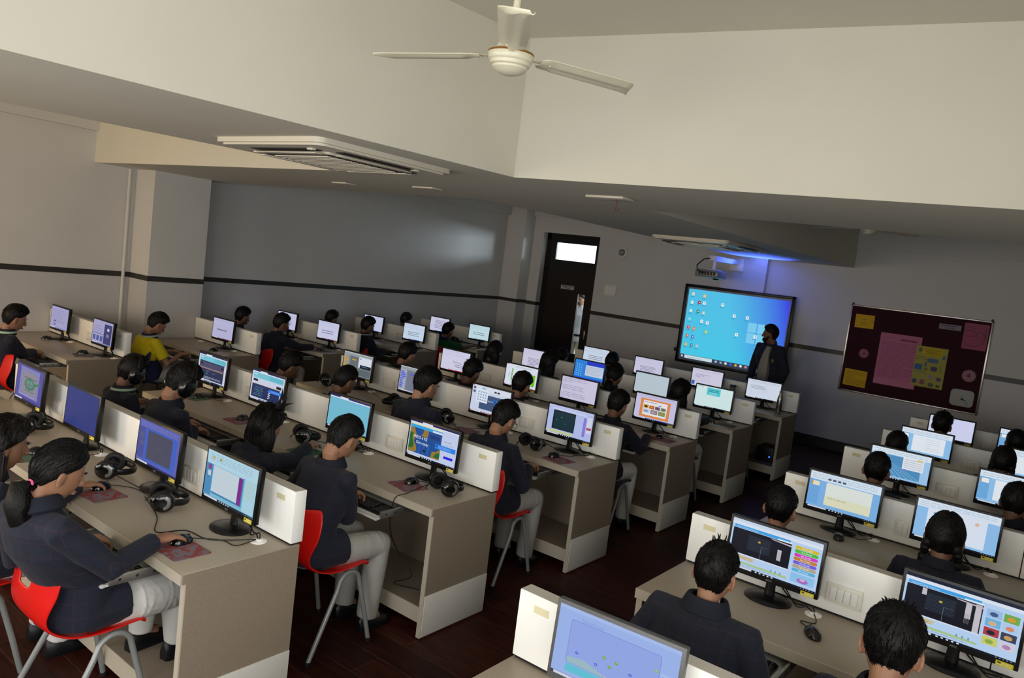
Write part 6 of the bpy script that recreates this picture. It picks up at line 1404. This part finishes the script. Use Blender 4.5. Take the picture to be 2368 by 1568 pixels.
# teacher and the man behind the door
t, HM = person('man in a dark blazer standing before the big board, looking left', (-0.80, 8.90), (-0.845, 8.86, 1.585), (-64, -4, 0), rz=162, hair='crew', skin='skin2', standing=True, near=2, b=1.16, hs=1.06, shirt='shirt_g', bottom='navy_t', seed=50)
mb = MB(); mb.ell((0, 0.066, -0.072), (0.046, 0.036, 0.034), 16, 10, 0, HM); mb.tube([HM @ V((0.066, 0.01, -0.03)), HM @ V((0.056, 0.04, -0.065)), HM @ V((0.02, 0.078, -0.085))], [0.012, 0.014, 0.012], 8); mb.tube([HM @ V((-0.066, 0.01, -0.03)), HM @ V((-0.056, 0.04, -0.065)), HM @ V((-0.02, 0.078, -0.085))], [0.012, 0.014, 0.012], 8)
mb.v = [t.matrix_basis.inverted() @ p for p in mb.v]
bpy.context.view_layer.update()
o = link('beard', mb.mesh('beard', M['hair'], True, 80), t)
o.matrix_local = Matrix.Identity(4)
mb = MB(); g = []
for i in range(9):
    s_ = i / 8; z = 1.42 - 0.50 * s_; w = 0.030 + 0.042 * math.sin(math.pi * min(1, s_ * 1.15) * 0.6) ; yy = 0.158 + 0.012 * math.sin(math.pi * s_) - 0.05 * (1 - s_) ** 3
    g.append([V((-0.006 + w * u, yy + 0.012 * (1 - u * u), z)) for u in (-1, -0.5, 0, 0.5, 1)] + [V((-0.006 + w * u, yy - 0.09, z)) for u in (1, 0, -1)])
mb.rings(g); link('shirt_front', mb.mesh('shirt_front', M['shirt_g']), t, label='pale shirt front')
mb = MB(); mb.prism([(0.022 * math.cos(a_ * math.pi / 4) * (1 if a_ % 2 == 0 else 0.8), 0.028 * math.sin(a_ * math.pi / 4)) for a_ in range(8)], 0, 0.003, 0, Matrix.Translation((-0.130, 0.140, 1.24)) @ Matrix.Rotation(R(25), 4, 'Z') @ Matrix.Rotation(R(-85), 4, 'X'))
link('pocket_emblem', mb.mesh('pocket_emblem', mat('gold_thread', '#6b5630', 0.7)), t, label='small dull gold pocket emblem')
t, HM = person('man in a white shirt outside the door, seen through its narrow pane', (-5.17, 10.78), (-5.17, 10.74, 1.575), (0, 0, 0), rz=180, hair='crew', skin='skin', standing=True, near=1, top='shirt', bottom='khaki', seed=51)
mb = MB()
mb.rings([[V((0.176 * math.cos(2 * math.pi * k / 24), -0.01 + 0.128 * math.sin(2 * math.pi * k / 24), z)) for k in range(24)] for z in (0.88, 0.92)], 0, None, True)
link('belt', mb.mesh('belt', M['shoe']), t)
mb = MB(); mb.ell((0, 0.07, -0.07), (0.04, 0.03, 0.03), 14, 8, 0, HM); mb.v = [t.matrix_basis.inverted() @ p for p in mb.v]; link('beard', mb.mesh('beard', M['hair']), t)

# bow in the messy hair
HM = HEADM[('B', 1, 2)]
t = thing('hair_bow', 'black pointed bow standing up in the messy shoulder length hair', 'hair bow'); t.matrix_world = HM
mb = MB()
for p0, p1, p2, r_ in (((0.03, 0.02, 0.13), (0.035, 0.03, 0.19), (0.022, 0.035, 0.245), 0.013), ((0.05, 0.01, 0.12), (0.09, 0.02, 0.155), (0.14, 0.03, 0.175), 0.018), ((0.04, 0.0, 0.12), (0.075, 0.0, 0.15), (0.10, 0.01, 0.20), 0.02), ((0.06, 0.01, 0.10), (0.10, 0.02, 0.10), (0.125, 0.02, 0.085), 0.02)): mb.tube([p0, p1, p2], [r_, r_ * 0.8, 0.001], 10, 0, None, True, 0.5)
link('bow_points', mb.mesh('bow_points', M['bowmat']), t)
# headsets worn
for key, lab in ((('B', 1, 0), 'black headset worn by the boy with the lanyard in the second row'), (('B', 1, 1), 'black headset with microphone worn by the boy in profile')):
    headset(HEADM[key] @ Matrix.Translation((0, -0.004, -0.012)) @ Matrix.Diagonal((1.10, 1.05, 1.24, 1)), lab)

# ------------------------------------------------------------------ things lying on the desks
B_, A_, C_ = ROWY['B'], ROWY['A'], ROWY['C']
mousepad(-0.222, 0.122, 0, 'red', 'red and grey mouse pad under the hand of the ponytail girl')
mouse(-0.282, 0.158, 5, 'black mouse under the hand of the ponytail girl', -0.13, 0.43)
mousepad(-1.030, 0.150, 5, 'red', 'red and grey mouse pad left of the ponytail girl')
mouse(-1.108, 0.185, 12, 'black mouse under the hand of the long haired girl', -0.79, 0.43)
mousepad(-1.795, 0.115, 0, 'green', 'green mouse pad behind the ponytail girl')
mouse(-1.83, 0.155, 0, 'black mouse on the green pad in the nearest row', -1.67, 0.43)
headset_on_desk(-0.735, 0.300, -25, 'black headset with silver arc lying by the pale blue editor screen', [(-0.80, 0.25, 0.79), (-0.62, 0.22, 0.754), (-0.45, 0.13, 0.753), (-0.40, 0.24, 0.753), (-0.25, 0.27, 0.753), (-0.13, 0.42, 0.76)])
headset_on_desk(-1.30, 0.315, -40, 'black headset half hidden behind the ponytail girl\'s face', [(-1.25, 0.28, 0.79), (-1.05, 0.34, 0.753), (-0.9, 0.36, 0.753), (-0.79, 0.42, 0.76)])
headset_on_desk(-2.32, 0.300, -35, 'black headset at the left edge beside the dark blue screen', [(-2.38, 0.27, 0.79), (-2.2, 0.12, 0.753), (-2.05, 0.2, 0.753), (-1.95, 0.06, 0.753), (-1.85, 0.1, 0.753)])
mousepad(-2.86, B_[1] + 0.25, 12, 'green', 'green mouse pad under the mouse before the boy in the headset')
mouse(-2.85, B_[1] + 0.265, 10, 'black mouse on a green pad in the second row', -2.69, B_[1] + 0.43)
mousepad(-2.08, B_[1] + 0.155, 0, 'red', 'red mouse pad in front of the chequered flag screen')
mouse(-2.10, B_[1] + 0.19, 0, 'black mouse on the red pad before the chequered flag screen', -1.93, B_[1] + 0.43)
mousepad(-1.22, B_[1] + 0.09, 8, 'green', 'green mouse pad under the reaching arm')
mousepad(-0.365, B_[1] + 0.175, -12, 'red', 'red and blue mouse pad by the river game screen')
mouse(-0.385, B_[1] + 0.225, -10, 'black mouse on the pad by the river game screen', -0.21, B_[1] + 0.43)
headset_on_desk(-0.165, B_[1] + 0.265, -20, 'black headset with silver arc at the aisle end of the second row', [(-0.24, B_[1] + 0.22, 0.79), (-0.26, B_[1] + 0.06, 0.754), (-0.27, B_[1] - 0.02, 0.73), (-0.30, B_[1] - 0.0, 0.56), (-0.33, B_[1] + 0.1, 0.4), (-0.24, B_[1] + 0.16, 0.25), (-0.34, B_[1] + 0.12, 0.18), (-0.2, B_[1] + 0.2, 0.165)])
headset_on_desk(-1.44, B_[1] + 0.22, -30, 'black headset under the arm of the student with the bow', [(-1.38, B_[1] + 0.2, 0.79), (-1.2, B_[1] + 0.36, 0.753), (-1.05, B_[1] + 0.40, 0.753), (-1.0, B_[1] + 0.43, 0.76)])
headset_on_desk(-3.02, B_[2] + 0.20, -30, 'black headset before the boy with glasses in the third row', [(-3.05, B_[2] + 0.2, 0.79), (-2.85, B_[2] + 0.2, 0.753), (-2.62, B_[2] + 0.43, 0.76)])
headset_on_desk(-2.05, B_[2] + 0.20, 150, 'black headset with raised microphone left of the tall boy', [(-2.05, B_[2] + 0.2, 0.79), (-2.25, B_[2] + 0.25, 0.753), (-2.4, B_[2] + 0.32, 0.753), (-2.62, B_[2] + 0.42, 0.76)])
headset_on_desk(-1.44, B_[2] + 0.20, 140, 'black headset beside the right elbow of the tall boy', [(-1.4, B_[2] + 0.16, 0.79), (-1.25, B_[2] + 0.14, 0.753), (-1.15, B_[2] + 0.3, 0.753), (-0.96, B_[2] + 0.42, 0.76)])
headset_on_desk(-0.56, B_[2] + 0.19, -20, 'black headset beside the boy with glasses in the aisle seat', [(-0.5, B_[2] + 0.3, 0.79), (-0.42, B_[2] + 0.36, 0.753), (-0.3, B_[2] + 0.38, 0.753), (-0.17, B_[2] + 0.43, 0.76)])
mousepad(-0.245, B_[2] + 0.115, -10, 'red', 'red mouse pad at the aisle end of the third row')
mouse(-0.31, B_[2] + 0.15, -20, 'black mouse at the aisle end of the third row', -0.17, B_[2] + 0.43)
mousepad(-1.16, B_[2] + 0.12, 5, 'red', 'dark red pad behind the river game screen')
mouse(-5.775, A_[0] + 0.275, -20, 'black mouse before the leftmost screen', -5.6, A_[0] + 0.43)
mousepad(-4.82, A_[0] + 0.235, -15, 'grey', 'grey mouse pad in the nearest left row')
mouse(-4.91, A_[0] + 0.265, -20, 'black mouse on the grey pad in the nearest left row', -4.62, A_[0] + 0.43)
mouse(-4.93, A_[1] + 0.20, -10, 'black mouse on the desk of the boy in yellow', -4.9, A_[1] + 0.43)
mousepad(-4.80, A_[2] + 0.15, 0, 'grey', 'grey mouse pad at the hand of the boy on the red chair')
mouse(-4.86, A_[2] + 0.16, 0, 'black mouse in the third left row', -4.84, A_[2] + 0.43)
headset_on_desk(-5.25, A_[4] + 0.2, -30, 'black headset beside the boy in green')
mouse(1.935, C_[1] + 0.205, 35, 'black mouse on the desk right of the coloured grade buttons screen', 1.875, C_[1] + 0.43)
mouse(1.66, C_[2] + 0.24, 10, 'black mouse under the cream title slide screen', 1.81, C_[2] + 0.43)
mousepad(-0.17, B_[3] + 0.2, 0, 'red', 'dark red mouse pad in the aisle seat of the fourth row')
mouse(-0.215, B_[3] + 0.245, 0, 'black mouse under the hand of the fourth row aisle boy', -0.175, B_[3] + 0.43)
mousepad(-0.16, B_[4] + 0.2, 0, 'grey', 'grey mouse pad in the aisle seat of the fifth row')
for (b, k, q) in [('B', 0, 1), ('B', 0, 2), ('B', 0, 3), ('B', 1, 0), ('B', 1, 1), ('B', 1, 2), ('B', 1, 3), ('B', 2, 0), ('B', 2, 1), ('B', 2, 2), ('B', 2, 3), ('B', 3, 3), ('B', 4, 3), ('A', 0, 1), ('A', 1, 1), ('A', 2, 1), ('A', 3, 1), ('C', 1, 0)]:
    tx = SEAT[b][q] - (0.09 if (b, k) == ('B', 0) else 0.07) if b != 'C' else SEAT[b][q] + 0.03
    keyboard(tx, ROWY[b][k] - 0.065, ' '.join(('black keyboard below the screen with ' + SCREEN[(b, k, q)][1].split(',')[0]).split()[:16]))
# bottles
def bottle(x, y, h, r, label, neck=True):
    t = thing('water_bottle', label, 'bottle', (x, y, HT))
    pr = [(r * 0.9, 0), (r, 0.008), (r, h * 0.62), (r * 0.9, h * 0.72), (r * 0.55, h * 0.86), (r * 0.5, h * 0.9)] if neck else [(r * 0.8, 0), (r * 0.85, 0.005), (r, h * 0.9), (r, h * 0.94)]
    mb = MB(); mb.lathe(pr, 24); link('bottle_body', mb.mesh('bottle_body', M['chrome']), t)
    mb = MB(); mb.lathe([(pr[-1][0] * 1.1, h * 0.9), (pr[-1][0] * 1.12, h * 0.99), (pr[-1][0] * 0.9, h)], 20); link('cap', mb.mesh('cap', M['chrome'] if neck else M['dark_grey']), t)
bottle(-0.125, B_[5] + 0.23, 0.27, 0.033, 'slim brushed steel bottle standing at the aisle end of the farthest middle desk')
bottle(-0.77, B_[5] + 0.40, 0.21, 0.036, 'steel tumbler between two screens of the farthest middle row', False)
# computer under the farthest desk
t = thing('computer_tower', 'dark computer box with a blue light under the farthest middle desk', 'computer', (-0.2, B_[5] + 0.36, 0.155))
mb = MB(); mb.box((0, 0, 0.09), (0.2, 0.28, 0.18), 0, None, 0.006); link('case', mb.mesh('case', M['dark_grey']), t)
mb = MB(); mb.ell((0.06, -0.141, 0.07), (0.009, 0.004, 0.009), 12, 8); link('power_light', mb.mesh('power_light', M['blue_led']), t, label='blue power light')
# cable bundle below the nearest desk
mb = MB()
for i in range(4): mb.tube([(-0.09 - 0.01 * i, 0.12, 0.63), (-0.08 + 0.012 * math.sin(i), 0.13, 0.56), (-0.065 + 0.02 * math.sin(i * 2), 0.13 + 0.02 * math.cos(i), 0.50), (-0.07 + 0.02 * math.sin(i * 2.3), 0.12 + 0.02 * math.cos(i * 1.7), 0.46)], 0.006, 7)
o = link('cable_bundle', mb.mesh('cable_bundle', M['black'])); tag(o, 'black bundle of cables hanging under the nearest desk by the white-clad knee', 'cables')

# ------------------------------------------------------------------ light, sky, camera
def area(name, loc, size, sy, rot, watts, col):
    l = bpy.data.lights.new(name, 'AREA'); l.shape = 'RECTANGLE'; l.size = size; l.size_y = sy; l.energy = watts; l.color = col
    o = bpy.data.objects.new(name, l); C.objects.link(o); o.location = loc; o.rotation_euler = rot
    return o
zc = (WZ0 + WZ1) / 2
LW = [(66, (1.0, 0.68, 0.33)), (36, (0.97, 0.96, 0.93)), (56, (0.97, 0.98, 1.0))]
area('window_daylight_4', (XR - 0.02, (RW0 + RW1) / 2, zc), 2.9, 1.4, (R(90), 0, R(90)), 46, (1.0, 0.98, 0.92))
for i, (a, b) in enumerate(WIN):
    area('window_daylight_%d' % (i + 1), ((a + b) / 2, YB - 0.05, zc), b - a - 0.1, WZ1 - WZ0 - 0.1, (R(90), 0, 0), LW[i][0], LW[i][1])
area('door_daylight', (-3.3, YF + 2.4, 2.62), 1.4, 0.4, V((-3.0, -3.5, -0.25)).to_track_quat('-Z', 'Y').to_euler(), 150, (0.80, 0.87, 1.0))
area('corridor_daylight', (-5.4, YF + 2.2, 1.6), 1.6, 1.8, (R(-90), 0, 0), 12, (0.95, 0.97, 1.0))
l = bpy.data.lights.new('added_blue_bounce', 'SPOT'); l.energy = 60; l.color = (0.06, 0.13, 1.0); l.spot_size = R(104); l.spot_blend = 0.35; l.shadow_soft_size = 0.04  # added spot, no real lamp: stands in for blue light bounced off the board
o = bpy.data.objects.new('added_blue_bounce', l); C.objects.link(o); o.location = (-1.45, YF - 0.30, 2.17); o.rotation_euler = V((0, -0.42, 0.9)).to_track_quat('-Z', 'Y').to_euler()
w = bpy.data.worlds.new('sky'); scene.world = w; w.use_nodes = True
bg = w.node_tree.nodes['Background']; bg.inputs[0].default_value = (0.93, 0.96, 1.0, 1); bg.inputs[1].default_value = 2.2

cam = bpy.data.cameras.new('camera'); co = bpy.data.objects.new('camera', cam); C.objects.link(co)
cam.sensor_width = 36; cam.sensor_fit = 'HORIZONTAL'; cam.lens = 1749.7921 / 2368 * 36; cam.clip_start = 0.05
yaw, pitch, roll = -0.6509, -0.0997, 0.1242
def cam_axes(y, p, r):
    f = V((math.sin(y) * math.cos(p), math.cos(y) * math.cos(p), math.sin(p))); rt = V((math.cos(y), -math.sin(y), 0)); up = rt.cross(f)
    return math.cos(r) * rt + math.sin(r) * up, -math.sin(r) * rt + math.cos(r) * up, f
rt, up, fw = cam_axes(yaw, pitch, roll)
m = Matrix((rt, up, -fw)).transposed().to_4x4(); m.translation = V((2.6553, -1.5499, 2.1192))
co.matrix_world = m
scene.camera = co
vs = scene.view_settings
vs.view_transform = 'Standard'; vs.look = 'None'; vs.exposure = 0.06; vs.gamma = 1.0; vs.use_curve_mapping = False
scene.cycles.use_denoising = True
scene.cycles.max_bounces = 8; scene.cycles.diffuse_bounces = 4; scene.cycles.glossy_bounces = 3; scene.cycles.transparent_max_bounces = 8
scene.cycles.sample_clamp_indirect = 6.0
